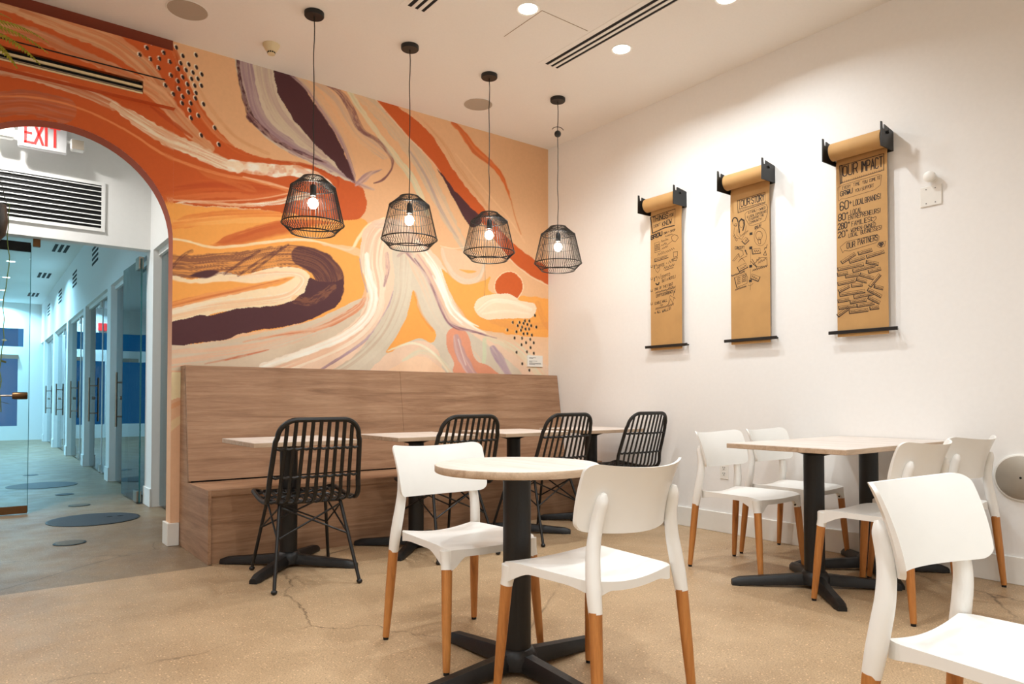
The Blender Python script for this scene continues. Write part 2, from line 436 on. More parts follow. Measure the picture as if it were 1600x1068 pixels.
def paint_mural(uv):
    p = Paint(uv, PEACH)
    g = sstep(640, 860, p.u) * sstep(420, 200, p.v) * 0.75  # darker tan towards the upper right corner, partly shade put into the paint
    p.c = p.c * (1 - g[:, None]) + np.array(TAN) * g[:, None]
    lo = sstep(480, 580, p.v) * 0.8
    p.c = p.c * (1 - lo[:, None]) + np.array(PALE) * lo[:, None]
    # ---- amber field on the left half
    p.fill([(240, 325), (300, 322), (420, 330), (545, 338), (575, 350), (566, 395), (570, 450), (556, 472), (528, 486), (470, 505), (380, 520), (240, 530)], AMBER)
    p.stroke([(262, 352), (330, 344), (420, 340), (530, 345)], 16, (232, 140, 66), (246, 174, 96), streak=.5, sl=90, sw=4)
    p.fill([(318, 386), (352, 372), (400, 352), (452, 340), (500, 348), (470, 362), (430, 372), (390, 382), (350, 388)], (204, 104, 48), soft=8)
    p.stroke([(330, 382), (380, 365), (440, 350), (540, 348)], 12, (196, 92, 42), None, .8, .5, 80, 3, taper=(30, 60))
    p.stroke([(270, 345), (330, 335), (400, 331), (470, 332)], 10, (226, 128, 60), (244, 168, 92), .9, .4, 80, 3, taper=(20, 40))
    # ---- terracotta field, around the arch and up to its round lobe
    p.fill([(-2600, -900), (-60, -80), (160, 30), (232, 52), (262, 70), (280, 112), (300, 158), (325, 200), (352, 222), (400, 244), (450, 254), (500, 262), (540, 274), (564, 292), (573, 316), (568, 334), (548, 344), (470, 336), (400, 326), (320, 322), (240, 322), (200, 400), (150, 1100), (-2600, 1500)], TERRA)
    p.stroke([(-1800, -160), (-900, 20), (-400, 90), (-150, 108), (0, 112)], [60, 46, 34, 20, 12], (226, 192, 162), (206, 150, 116), .92, .4, 45, 3)
    p.stroke([(-1800, 420), (-900, 330), (-400, 230), (-150, 160), (0, 150)], [40, 34, 24, 12, 4], (226, 140, 84), None, .9, .25, 70, 3)
    p.stroke([(-1900, -480), (-900, -230), (-400, -90), (-100, -20), (20, 6)], [90, 70, 50, 34, 26], (206, 148, 108), (222, 166, 124), .95, .35, 110, 4)
    p.stroke([(-20, 165), (40, 160), (100, 172)], 40, (176, 96, 70), (196, 120, 92), .8, .45, 50, 3)
    p.stroke([(250, 300), (330, 292), (420, 300), (500, 300)], 22, (208, 100, 46), (188, 76, 34), .7, .3, 90, 4)
    p.stroke([(262, 312), (340, 304), (400, 306), (460, 300)], 10, (222, 122, 66), None, .6, .5, 90, 3)
    p.stroke([(0, 150), (60, 153), (130, 171), (200, 205), (260, 243), (340, 271), (400, 283), (462, 302)], [3, 4, 4, 4, 5, 6, 5, 4], (226, 140, 84), None, .9, .25, 70, 2)
    p.stroke([(300, 262), (350, 280), (395, 296), (404, 304)], 14, (214, 122, 66), None, .45, .5, 60, 3, taper=(30, 20))
    p.stroke([(270, 318), (300, 315), (370, 320), (430, 316), (470, 306), (500, 303)], [3, 4, 6, 8, 13, 12], WHITE, (232, 180, 140), .95, .35, 60, 2, taper=(10, 30))
    p.stroke([(262, 312), (330, 314), (400, 311), (450, 302)], 3, (240, 190, 150), None, .8, .3, 60, 2)
    # bands above the arch
    p.stroke([(8, 2), (60, 22), (110, 42), (165, 62), (205, 88), (232, 112), (262, 150)], [26, 30, 30, 34, 30, 26, 18], (206, 148, 108), (222, 166, 124), .95, .35, 110, 3)
    p.stroke([(0, 42), (50, 52), (110, 78), (170, 104), (222, 128)], [20, 20, 18, 16, 14], (196, 132, 96), (214, 158, 120), .9, .35, 110, 3)
    p.stroke([(222, 132), (250, 150), (276, 180), (305, 212), (330, 232)], [20, 26, 24, 18, 12], (212, 150, 108), (226, 168, 126), .95, .3, 80, 3)
    p.stroke([(235, 166), (262, 186), (300, 214)], [3, 8, 4], TERRA2, None, .8)
    p.stroke([(0, 112), (60, 123), (125, 142), (178, 165)], [11, 14, 17, 17], (226, 192, 162), (206, 150, 116), .92, .4, 45, 2)
    p.stroke([(176, 163), (218, 190), (258, 214), (310, 237), (352, 256), (372, 262)], [10, 20, 24, 22, 20, 18], CREAM, (226, 190, 156), .97, .28, 45, 2.2)
    p.stroke([(362, 258), (400, 263), (430, 267), (462, 267), (490, 275), (510, 286), (520, 298)], [18, 19, 20, 18, 17, 14, 10], WHITE, (240, 214, 186), .98, .3, 10, 7, gaps=.3)
    p.stroke([(398, 250), (440, 252), (480, 258), (524, 276), (528, 292)], [3, 4, 5, 6, 3], TERRA2, None, .8, .3, 30, 2)
    p.stroke([(380, 276), (420, 286), (462, 298)], [3, 5, 3], (240, 190, 150), None, .8, .3, 50, 2)
    # peach field right of the terracotta, with its orange trail
    p.stroke([(268, 78), (282, 120), (300, 160), (330, 202), (372, 238), (430, 252)], [16, 20, 20, 18, 10, 4], TERRA, (214, 108, 54), .95, .25, 90, 4)
    p.stroke([(300, 120), (330, 170), (370, 215), (420, 240)], 6, (214, 150, 106), None, .6, .4, 60, 2)
    # ---- the folded plum shape under the ceiling
    p.fill([(368, 84), (400, 96), (432, 106), (434, 128), (442, 160), (470, 198), (502, 230), (530, 258), (556, 284), (540, 281), (500, 263), (468, 246), (432, 228), (404, 204), (388, 176), (376, 138)], GREY)
    p.stroke([(382, 90), (388, 130), (398, 170), (418, 200), (460, 232), (510, 258), (550, 282)], [26, 24, 22, 22, 18, 12, 5], (158, 126, 134), (196, 170, 158), .95, .3, 90, 2.2)
    p.stroke([(412, 102), (418, 140), (436, 180), (470, 216), (508, 244)], [24, 22, 22, 18, 8], (206, 186, 160), (188, 158, 146), .85, .35, 80, 2.4)
    p.stroke([(371, 90), (375, 125), (384, 160), (393, 186)], [5, 6, 8, 12], PLUM, None, .95, .5, 9, 2)
    p.stroke([(390, 182), (408, 200), (436, 222), (472, 240), (510, 254)], [12, 9, 7, 6, 3], PLUM, (150, 110, 110), .9, .45, 9, 2)
    p.fill([(428, 106), (452, 113), (470, 128), (488, 156), (512, 190), (530, 222), (545, 255), (555, 285), (536, 270), (520, 252), (500, 233), (482, 214), (466, 196), (446, 166), (434, 144)], PLUM)
    p.stroke([(448, 112), (476, 134), (500, 168), (530, 212), (548, 256), (556, 286)], [4, 7, 8, 8, 6, 3], MAUVE, (190, 156, 146), .95, .3, 80, 1.6)
    p.stroke([(462, 116), (490, 142), (516, 178), (540, 220), (554, 262)], [8, 12, 12, 8, 4], (206, 178, 150), (224, 176, 136), .8, .3, 80, 2)
    p.stroke([(492, 124), (524, 152), (546, 188), (566, 214), (600, 240)], 20, (226, 182, 142), (206, 172, 148), .8, .3, 80, 2.5)
    for o in (0, 4, 8):
        p.stroke([(494 + o, 126 - o * .2), (524 + o, 142), (542 + o, 166), (560 + o, 202), (588 + o * .7, 220), (609 + o * .5, 245), (612, 262 + o * .2), (599, 280), (584, 286)], [2, 3, 5, 4, 3, 2.5, 2.5, 4, 2], (128, 82, 80), None, .85, .5, 12, 1.5)
    p.stroke([(546, 142), (560, 166), (590, 208), (622, 250), (648, 285), (668, 335)], [10, 9, 8, 10, 11, 7], GREENC, (226, 212, 178), .9, .25, 70, 2)
    p.stroke([(562, 146), (598, 178), (636, 222), (662, 262), (684, 308), (712, 362), (742, 410)], [18, 24, 26, 24, 22, 16, 10], (206, 180, 152), (222, 184, 148), .85, .25, 90, 3)
    p.stroke([(640, 236), (668, 280), (690, 330), (716, 372)], [3, 6, 5, 3], (176, 148, 142), None, .7, .4, 60, 2)
    p.stroke([(556, 290), (568, 279), (580, 270), (596, 265)], [4, 12, 8, 2], MAUVE, (196, 160, 156), .9, .35, 20, 2)
    p.stroke([(548, 282), (566, 290), (584, 296)], [3, 9, 4], (150, 116, 130), (204, 166, 150), .8, .35, 20, 2)
    # ---- orange ribbon falling to the right corner
    p.fill([(585, 150), (608, 158), (640, 180), (668, 204), (690, 234), (706, 262), (730, 294), (762, 332), (790, 368), (822, 396), (862, 424), (862, 446), (830, 430), (800, 408), (776, 378), (750, 345), (720, 318), (700, 292), (683, 262), (664, 240), (640, 216), (610, 182)], TERRA)
    p.stroke([(586, 154), (610, 182), (640, 216), (664, 240), (683, 262), (702, 294), (722, 330), (738, 354)], 2.2, (240, 205, 170), None, .9)
    p.fill([(684, 264), (700, 284), (724, 312), (752, 342), (742, 354), (732, 350), (714, 320), (698, 290)], PLUM)
    p.stroke([(776, 380), (800, 408), (830, 432), (862, 448)], 2.2, (240, 205, 170), None, .9)
    p.stroke([(612, 158), (650, 180), (690, 222), (712, 258), (748, 306), (790, 360)], [6, 8, 10, 8, 8, 5], (214, 152, 108), (226, 170, 128), .7, .3, 80, 2)
    p.stroke([(708, 192), (722, 206), (742, 234), (768, 256), (784, 276), (794, 300), (798, 312)], [7, 9, 12, 9, 7, 4, 2], TERRA, (214, 106, 50), .97, .15, 60, 3)
    p.stroke([(798, 310), (804, 336), (814, 366)], 2, (206, 106, 54), None, .8)
    p.stroke([(712, 240), (752, 290), (790, 335), (820, 378)], 3, (236, 188, 144), None, .7, .3, 60, 2)
    # ---- plum hairpin on the left
    p.fill([(240, 428), (300, 437), (345, 424), (380, 430), (420, 419), (462, 418), (484, 430), (478, 456), (455, 471), (420, 478), (371, 483), (330, 491), (240, 512)], (244, 214, 176))
    p.stroke([(262, 492), (330, 478), (400, 470), (450, 462), (474, 440), (462, 428), (420, 428), (360, 436)], [20, 16, 14, 12, 10, 8, 8, 8], CREAM, (236, 186, 142), .8, .3, 90, 2.2)
    p.fill([(240, 434), (300, 441), (350, 438), (400, 440), (461, 431), (440, 446), (400, 453), (350, 461), (240, 484)], AMBER, soft=3)
    p.stroke([(262, 478), (330, 462), (400, 448), (452, 436)], [12, 12, 9, 3], (208, 112, 60), (232, 150, 86), .85, .3, 80, 2.5)
    p.stroke([(250, 412), (300, 416), (340, 412), (380, 410), (420, 402), (460, 400), (492, 408), (512, 424)], [34, 36, 36, 36, 34, 34, 36, 40], (108, 62, 54), None, .72, .72, 70, 1.3, gaps=.35)
    for (a, b) in (((350, 428), (405, 392)), ((372, 430), (440, 386)), ((395, 424), (450, 382))):
        p.stroke([a, ((a[0] + b[0]) / 2 - 4, (a[1] + b[1]) / 2 + 2), b], 5, PLUM, None, .6, .6, 8, 1.5)
    p.stroke([(262, 425), (285, 400), (300, 392)], 6, PLUM, None, .5, .6, 8, 1.5)
    p.fill([(296, 430), (318, 422), (345, 422), (332, 432), (312, 436)], PLUM, soft=3)
    p.stroke([(470, 400), (500, 412), (516, 436), (512, 462), (490, 480)], [30, 40, 46, 40, 30], PLUM, None, .92, .22, 60, 1.5)
    p.fill([(262, 508), (298, 496), (312, 492), (334, 492), (371, 482), (420, 478), (449, 473), (474, 458), (478, 450), (484, 434), (500, 440), (524, 440), (536, 436), (536, 456), (527, 476), (510, 487), (474, 503), (454, 508), (420, 513), (376, 521), (352, 530), (301, 537), (262, 544)], PLUM)
    p.stroke([(462, 468), (486, 470), (520, 450)], 14, (226, 150, 76), None, .28, .8, 8, 2)
    # cream line above the hairpin
    p.stroke([(262, 372), (290, 376), (330, 386), (370, 384), (420, 378), (462, 374), (500, 378), (545, 390), (560, 372), (576, 352), (600, 340)], [5, 4, 5, 5, 5, 6, 4, 4, 7, 6, 3], (246, 218, 180), None, .95, .15, 60, 2)
    p.stroke([(500, 380), (540, 388), (566, 396)], [3, 9, 16], (232, 190, 152), None, .8)
    # ---- the pale branching stem
    p.fill([(240, 546), (300, 538), (352, 531), (420, 517), (478, 504), (530, 482), (562, 466), (580, 470), (575, 505), (540, 530), (480, 556), (430, 590), (240, 590)], (212, 188, 162))
    p.stroke([(262, 560), (340, 550), (410, 540), (470, 522), (530, 498), (566, 474)], [30, 26, 22, 20, 16, 8], GREY, (224, 176, 144), .85, .35, 90, 2)
    p.stroke([(380, 534), (430, 524), (500, 512), (555, 484), (570, 466)], [3, 6, 8, 12, 6], (206, 118, 78), (226, 164, 128), .85, .45, 60, 2)
    p.stroke([(320, 568), (370, 558), (420, 546)], [2, 5, 2], (196, 104, 70), None, .8, .5, 20, 2)
    p.fill([(562, 402), (568, 362), (590, 343), (620, 344), (652, 370), (690, 410), (702, 440), (710, 470), (726, 498), (762, 524), (810, 538), (836, 560), (850, 595), (420, 595), (480, 556), (540, 530), (572, 502), (580, 465), (568, 430)], PINKC)
    p.stroke([(606, 352), (588, 372), (582, 410), (588, 450), (580, 490), (548, 524), (490, 552), (420, 578)], [24, 30, 34, 30, 30, 28, 26, 22], (240, 218, 194), (230, 184, 152), .9, .25, 100, 2.4)
    p.stroke([(572, 398), (576, 430), (584, 466), (572, 498), (536, 526), (480, 548), (410, 572)], [8, 12, 16, 15, 13, 12, 10], WHITE, (244, 226, 206), .95, .25, 80, 2)
    p.stroke([(562, 404), (566, 430), (574, 456)], 2.5, (170, 150, 160), None, .8)
    p.stroke([(616, 452), (604, 484), (580, 522), (548, 548), (500, 578)], [3, 4, 5, 5, 4], (140, 106, 122), (186, 156, 164), .9, .25, 40, 1.6)
    p.stroke([(590, 350), (620, 352), (646, 372), (670, 402)], [14, 20, 18, 10], (232, 200, 176), (214, 176, 160), .8, .3, 60, 2)
    # grey trunk with two legs
    p.fill([(612, 392), (632, 384), (652, 402), (672, 436), (688, 470), (704, 498), (732, 518), (764, 540), (790, 560), (812, 592), (700, 592), (690, 562), (678, 540), (655, 532), (632, 538), (606, 552), (590, 566), (560, 592), (500, 592), (545, 562), (568, 538), (592, 505), (612, 468), (616, 430)], (210, 192, 170))
    p.stroke([(634, 394), (632, 430), (626, 470), (604, 520), (566, 560), (520, 590)], [20, 24, 24, 24, 24, 20], (214, 198, 176), (202, 176, 152), .85, .25, 100, 2.6)
    p.stroke([(640, 396), (662, 440), (680, 484), (706, 520), (740, 560), (760, 590)], [14, 20, 20, 20, 18, 14], (214, 196, 174), (224, 190, 160), .85, .25, 100, 2.6)
    p.stroke([(632, 562), (655, 548), (680, 556), (704, 580)], [8, 10, 9, 6], (216, 206, 178), (228, 200, 168), .85, .2, 60, 2)
    p.fill([(600, 590), (628, 566), (655, 556), (676, 564), (698, 592)], PALE)
    p.fill([(646, 452), (655, 484), (668, 504), (680, 518), (681, 528), (673, 536), (656, 528), (634, 536), (604, 551), (622, 520), (637, 490)], AMBER)
    p.stroke([(648, 458), (658, 490), (676, 516)], 6, (226, 138, 62), None, .5, .3, 40, 2)
    # right shoulder
    p.fill([(690, 420), (706, 434), (730, 444), (758, 437), (766, 432), (770, 458), (862, 470), (862, 522), (830, 526), (790, 521), (746, 512), (724, 490), (704, 458)], AMBER)
    p.stroke([(840, 474), (850, 500), (862, 515)], 10, (226, 144, 76), None, .5, .4, 40, 2)
    p.stroke([(770, 500), (810, 510), (860, 508)], 12, (228, 150, 84), None, .5, .4, 70, 2.5)
    p.fill([(694, 386), (720, 392), (752, 398), (756, 418), (746, 436), (726, 442), (706, 432), (696, 408)], (226, 186, 150))
    p.stroke([(690, 388), (696, 408), (708, 428), (728, 440), (748, 434), (757, 412)], [5, 7, 9, 10, 8, 4], (206, 184, 162), (222, 196, 170), .95, .2, 50, 2)
    p.stroke([(718, 421), (732, 424), (744, 424)], [2, 6, 2], AMBER, None, .95)
    p.stroke([(688, 384), (710, 388), (736, 384)], 1.6, CREAM, None, .8)
    p.stroke([(650, 378), (680, 418), (694, 455), (708, 486), (738, 512), (786, 534)], [8, 14, 12, 12, 10, 5], WHITE, (238, 206, 180), .92, .3, 60, 2)
    p.stroke([(636, 396), (660, 424), (678, 458), (692, 490), (706, 508), (736, 516), (770, 526)], [4, 3, 3, 4, 5, 3, 2], (146, 108, 116), (206, 170, 160), .85, .4, 30, 1.6)
    p.stroke([(712, 486), (728, 500), (748, 510)], [2, 5, 2], WHITE, None, .9)
    p.stroke([(762, 524), (790, 534), (816, 552), (846, 588)], [12, 20, 20, 16], (218, 208, 176), (228, 190, 156), .85, .25, 60, 2.4)
    p.stroke([(757, 530), (757, 548), (756, 566)], 7, (206, 206, 172), None, .85, .2, 30, 2)
    p.stroke([(770, 544), (778, 556), (786, 570), (796, 588)], [9, 15, 14, 10], (172, 142, 154), (200, 170, 170), .92, .2, 30, 3)
    p.fill([(697, 532), (700, 518), (712, 511), (725, 515), (733, 528), (738, 550), (746, 564), (766, 573), (780, 592), (714, 592), (709, 566), (701, 548)], (222, 148, 116))
    p.stroke([(713, 526), (718, 548), (730, 572), (744, 592)], [10, 16, 16, 14], (188, 150, 150), (206, 172, 166), .9, .2, 40, 2)
    p.stroke([(716, 530), (722, 552), (728, 570)], 2, WHITE, None, .7)
    p.stroke([(757, 410), (758, 440), (757, 462)], 1.3, (120, 96, 84), None, .7)
    p.stroke([(652, 400), (672, 430), (688, 468), (702, 500), (716, 510)], [7, 9, 8, 8, 4], (232, 186, 156), (206, 160, 146), .8, .4, 26, 1.5)
    p.stroke([(648, 404), (668, 432), (684, 470), (698, 500), (714, 512), (740, 518), (776, 528)], [3, 4, 4, 5, 6, 4, 2], (126, 88, 100), (190, 150, 146), .85, .35, 14, 1.4)
    p.stroke([(676, 430), (692, 462), (704, 488), (722, 504)], [2, 4, 4, 2], WHITE, None, .9, .4, 16, 1.3)
    p.stroke([(604, 396), (606, 420), (600, 446)], [6, 8, 5], (206, 160, 146), (150, 112, 116), .7, .5, 10, 1.6)
    p.stroke([(622, 400), (632, 392), (644, 398)], [5, 8, 5], (176, 136, 130), (214, 176, 160), .6, .4, 12, 1.5)
    p.stroke([(606, 548), (640, 536), (668, 544), (690, 566), (704, 588)], [3, 5, 5, 4, 3], (236, 224, 196), None, .8, .3, 40, 1.8)
    # sun, cloud
    th = np.linspace(0, 2 * math.pi, 18)[:-1]
    p.fill([(795 + 22.5 * math.cos(a), 447 + 24 * math.sin(a)) for a in th], (240, 200, 160))
    p.fill([(795 + 21 * math.cos(a), 447 + 22.5 * math.sin(a)) for a in th], TERRA)
    p.fill([(741, 480), (748, 466), (770, 460), (798, 460), (814, 470), (834, 473), (838, 484), (826, 497), (792, 497), (762, 499), (748, 493)], (240, 212, 180))
    p.stroke([(750, 484), (770, 470), (800, 472), (828, 482)], 9, (246, 226, 200), (232, 200, 166), .8, .35, 50, 1.8)
    p.stroke([(754, 490), (790, 486), (826, 490)], 5, (246, 226, 200), None, .6, .4, 50, 1.8)
    # shadowed-looking painted rust band above the air slot
    # seeds
    for x, y in DOTS_A:
        x, y = x / 3.56, y / 3.56
        p.dot(x - .9, y - .4, 2.7, 4.5, (244, 226, 204), -.4); p.dot(x + .4, y + .4, 2.3, 3.9, (40, 22, 20), -.4)
    for x, y in DOTS_B:
        x, y = x / 4.644 + 560, y / 4.644 + 380
        p.dot(x - .4, y, 1.6, 2.9, (244, 216, 182), -.1); p.dot(x + .2, y, 1.5, 2.6, (36, 20, 18), -.1)
    return p.c
MURAL_GAIN = np.array([1.12, 1.2, 1.25])
def to_lin(c):
    c = np.clip(c / 255.0, 0, 1); l = np.where(c > 0.04045, ((c + 0.055) / 1.055) ** 2.4, c / 12.92)
    return np.clip(l * MURAL_GAIN, 0, 1)
t = NT('hand painted mural')
at = t.new('ShaderNodeAttribute', attribute_name='paint'); v = t.coord(kind='Object')
t.base(t.mix(0.12, at.outputs['Color'], t.ramp(t.noise(v, 45, 3), [(0.3, 0.75), (0.7, 1.1)]), 'MULTIPLY'))
t.bump(t.noise(v, 90, 3), 0.05, 0.002)
M['mural'] = t.fin(0.6, 0, 0.3)
def painted_mesh(name, V, F, cols, mat='mural', parent=None):
    me = bpy.data.meshes.new(name)
    me.vertices.add(len(V)); me.vertices.foreach_set('co', np.asarray(V, np.float32).ravel())
    nf = len(F); me.loops.add(nf * 4); me.polygons.add(nf)
    me.loops.foreach_set('vertex_index', np.asarray(F, np.int32).ravel())
    me.polygons.foreach_set('loop_start', np.arange(0, nf * 4, 4, dtype=np.int32))
    me.update(calc_edges=True)
    ca = me.attributes.new('paint', 'FLOAT_COLOR', 'POINT')
    ca.data.foreach_set('color', np.concatenate([to_lin(cols), np.ones((len(V), 1))], 1).astype(np.float32).ravel())
    me.materials.append(M[mat]); me.validate()
    o = bpy.data.objects.new(name, me); COL.objects.link(o)
    if parent is not None: o.parent = parent
    return o
def quads(nx, nz):
    i = np.arange(nx - 1); j = np.arange(nz - 1); I, J = np.meshgrid(i, j)
    a = J * nx + I
    return np.stack([a, a + 1, a + nx + 1, a + nx], -1).reshape(-1, 4)
def arch_z(x):
    d = np.abs(x - AX)
    return np.where(d < AR, AZ + np.sqrt(np.maximum(AR * AR - d * d, 0)), 0.0)
# columns follow the tracing resolution; rows are even
jamb = AX + AR
pxs = np.arange(2, 858, 1.0)
xs = np.array([on_y(px, 500, YM).x for px in pxs])
arc = AX + AR * np.cos(np.linspace(math.pi, 0, 70))
xs = np.unique(np.concatenate([[XL, AX - AR - 1e-4], np.arange(-3.1, AX - AR - .005, .012), arc[arc < xs[0]], xs[xs < jamb - .06], arc[arc > jamb - .06], [jamb + 1e-4], xs[xs > jamb + .002], [XR]]))
rows = 470
tt = np.linspace(0, 1, rows)
z0 = arch_z(xs); z0[np.abs(np.abs(xs - AX) - AR) < 5e-5] = AZ
ZLOW = 1.12
V = np.zeros((rows + 1, len(xs), 3)); V[:, :, 0] = xs[None]; V[:, :, 1] = YM
inside = z0 > 0.1
for k in range(rows): V[k + 1, :, 2] = np.where(inside, z0, ZLOW) * (1 - tt[k]) + ZC * tt[k]
V[0, :, 2] = np.where(inside, z0, 0.0)
V = V.reshape(-1, 3)
cols = paint_mural(trace_uv(V))
F = quads(len(xs), rows + 1)
# drop the collapsed cells under the arch and the column that would close the jamb
cen = V[F].mean(1); thin = np.maximum(V[F][:, 3, 2] - V[F][:, 0, 2], V[F][:, 2, 2] - V[F][:, 1, 2]) < 1e-5
cellx = V[F][:, :, 0]; jam = (np.abs(np.abs(cellx[:, 0] - AX) - AR) < 1.5e-4) & (np.abs(np.abs(cellx[:, 1] - AX) - AR) < 1.5e-4)
F = F[~thin & ~jam]
# paint the jamb side below the spring in simple peach and cream bands
low = (V[:, 0] >= jamb) & (V[:, 0] < 1.25) & (V[:, 2] < 1.2)
wall_back = painted_mesh('wall_back', V, F, cols)
wall_back['kind'] = 'structure'
# the strip beside the opening, hidden rows below the bench top
nz = 150; xz = np.linspace(jamb, 1.135, 14); zz = np.linspace(0.1, 1.2, nz)
XX, ZZ = np.meshgrid(xz, zz); V2 = np.stack([XX, np.full_like(XX, YM - .001), ZZ], -1).reshape(-1, 3)
uv2 = trace_uv(V2); p2 = Paint(uv2, (226, 176, 138))
p2.fill([(250, 590), (275, 582), (300, 588), (300, 615), (276, 622), (250, 630)], (236, 214, 170))
p2.stroke([(255, 690), (268, 665), (300, 645)], [10, 12, 12], (230, 196, 152)); p2.stroke([(255, 640), (290, 625)], 8, (222, 160, 118))
painted_mesh('jamb_paint', V2, quads(14, nz), p2.c, parent=wall_back)
# arch reveal
na = 40; pr = [(jamb, 0.0), (jamb, 1.0)] + [(AX + AR * math.cos(a), AZ + AR * math.sin(a)) for a in np.linspace(0, math.pi, na)] + [(AX - AR, 0.0)]
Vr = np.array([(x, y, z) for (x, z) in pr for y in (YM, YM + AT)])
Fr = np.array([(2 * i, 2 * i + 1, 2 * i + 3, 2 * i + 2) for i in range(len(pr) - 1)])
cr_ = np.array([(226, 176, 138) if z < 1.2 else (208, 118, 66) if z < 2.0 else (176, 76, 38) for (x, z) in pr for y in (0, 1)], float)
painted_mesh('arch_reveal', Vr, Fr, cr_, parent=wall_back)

# ------------------------------------------------------------------ room shell
struct('floor', MB().box(XL - .1, XR + .1, YF - .1, 4.43, -.1, 0).box(1.15, XR + .1, 4.43, YM + .1, -.1, 0), 'floor')
struct('floor_hall', MB().box(-2.6, 1.146, 4.434, YM + .1, -.1, -.001).box(-2.6, 4.6, YM + .1, YE + .1, -.1, -.001), 'floor_hall')
struct('ceiling', MB().box(XL - .1, XR + .1, YF - .1, YM + AT, ZC, ZC + .1), 'ceiling')
struct('wall_right', MB().box(XR, XR + .1, YF, YM + .05, 0, ZC), 'white_wall')
struct('wall_front', MB().box(XL, XR, YF - .1, YF, 0, ZC), 'white_wall')
struct('wall_left', MB().box(XL - .1, XL, YF, YM + .1, 0, ZC), 'white_wall')
# back faces of the mural wall (vestibule side)
mb = MB()
mb.box(jamb + .003, XR, YM + .004, YM + AT, 0, ZC).box(XL, AX - AR - .003, YM + .004, YM + AT, 0, ZC)
pts = [(AX + AR * math.cos(a), AZ + AR * math.sin(a)) for a in np.linspace(0, math.pi, 41)]
for i in range(40):
    (xa, za), (xb, zb) = pts[i], pts[i + 1]
    mb.add([(xa, YM + AT, za), (xb, YM + AT, zb), (xb, YM + AT, ZC), (xa, YM + AT, ZC)], [(0, 1, 2, 3)])
    mb.add([(xa, YM + .01, za + .003), (xb, YM + .01, zb + .003), (xb, YM + .01, ZC), (xa, YM + .01, ZC)], [(0, 1, 2, 3)])
struct('wall_vestibule', mb, 'hall_white')
struct('baseboard_right', MB().box(XR - .016, XR, YF, YM - .75, 0, .15, .003), 'trim_white')
struct('baseboard_back', MB().box(jamb - .02, 1.125, YM - .018, YM, 0, .155, .003).box(jamb - .02, jamb, YM, YM + AT + .01, 0, .155, .003), 'trim_white')

# painted air-conditioning soffit above the arch
SY = YM - .055
sx1 = on_y(275, 100, SY).x; szt = on_y(275, 81, SY).z; szb = on_y(264, 166, SY).z
nx, nz = 330, 110
XX, ZZ = np.meshgrid(np.linspace(-1.2, sx1, nx), np.linspace(szb, szt, nz))
Vs = np.stack([XX, np.full_like(XX, SY), ZZ], -1).reshape(-1, 3)
sl_x1 = on_y(223, 135, SY).x; sl_z0 = on_y(222, 146, SY).z; sl_z1 = on_y(225, 127, SY).z
Fs = quads(nx, nz); ce = Vs[Fs].mean(1)
Fs = Fs[~((ce[:, 0] < sl_x1) & (ce[:, 2] > sl_z0) & (ce[:, 2] < sl_z1))]
soff = painted_mesh('trim_1', Vs, Fs, paint_mural(trace_uv(Vs)))
soff['kind'] = 'structure'; soff['label'] = 'painted air-conditioning soffit above the arch'
so = MB().box(-1.2, sx1, SY, YM, szt, szt + .001).box(-1.2, sx1, SY, YM, szb - .001, szb).box(sx1 - .001, sx1, SY, YM, szb, szt)
ob = so.build('soffit_return', plain('terracotta paint', srgb(*TERRA), .6), soff)
seam_z = on_y(258, 125, SY).z
MB().box(-1.2, on_y(258, 125, SY).x, SY - .002, SY, seam_z - .004, seam_z + .004).build('panel_seam', 'dark', soff)
lg = thing('linear_diffuser', 'long black and cream air slot set in the painted soffit above the arch', 'air vent', (0, SY, sl_z0))
hh = sl_z1 - sl_z0
MB().box(-1.2, sl_x1, .035, .045, 0, hh).build('slot_back', 'dark', lg)
MB().box(-1.2, sl_x1, .0, .012, hh * .44, hh * .62).build('blade', 'cream_plastic', lg)
MB().box(-1.2, sl_x1, -.006, .012, -.004, hh * .07).build('blade', 'cream_plastic', lg)
MB().box(-1.2, sl_x1, .012, .02, hh * .2, hh * .26).build('blade', 'steel', lg)
# rust-red band over the soffit: shade of the set-back wall put into its colour
bz = MB(); 
M['rust'] = plain('rust red band shade', srgb(132, 54, 26), .6, var=.1, scale=8)
MB().box(-1.2, sx1 - .01, YM - .006, YM, szt, ZC).build('rust_shade_band', 'rust', wall_back)

# ------------------------------------------------------------------ vestibule and hall behind the arch
HY0 = YM + AT
struct('ceiling_hall', MB().box(-2.6, 4.6, YB + .14, YE + .1, ZH, ZH + .1).box(-2.6, 4.6, HY0, YB + .14, ZC, ZC + .1), 'hall_white')
struct('wall_bulkhead', MB().box(-2.5, XH, YB, YB + .14, 2.42, ZC), 'hall_white')
struct('wall_hall_left', MB().box(-2.6, -2.5, HY0, YE, 0, ZC), 'hall_white')
piers = [(7.18, 7.5), (9.74, 10.02), (12.2, 12.46), (14.66, 14.92), (17.3, 17.6), (19.9, 20.2)]
DH = 2.4
struct('wall_hall_right', MB().box(XH, XH + .14, HY0, YE, DH, ZC), 'hall_white')
for i, (a, b) in enumerate(piers):
    struct('trim_%d' % (i + 2), MB().box(XH, XH + .14, a, b, 0, DH).box(XH - .014, XH, a - .004, b + .004, 0, .17, .003), 'hall_white', label='white wall pier with a tall base between glass office doors')
bays = [(HY0, 7.18)] + [(piers[i][1], piers[i + 1][0]) for i in range(5)] + [(20.2, YE)]
XG = XH + .075
pull = None
def make_pull(y):
    o = thing('door_pull', 'x', 'door handle')
    return o
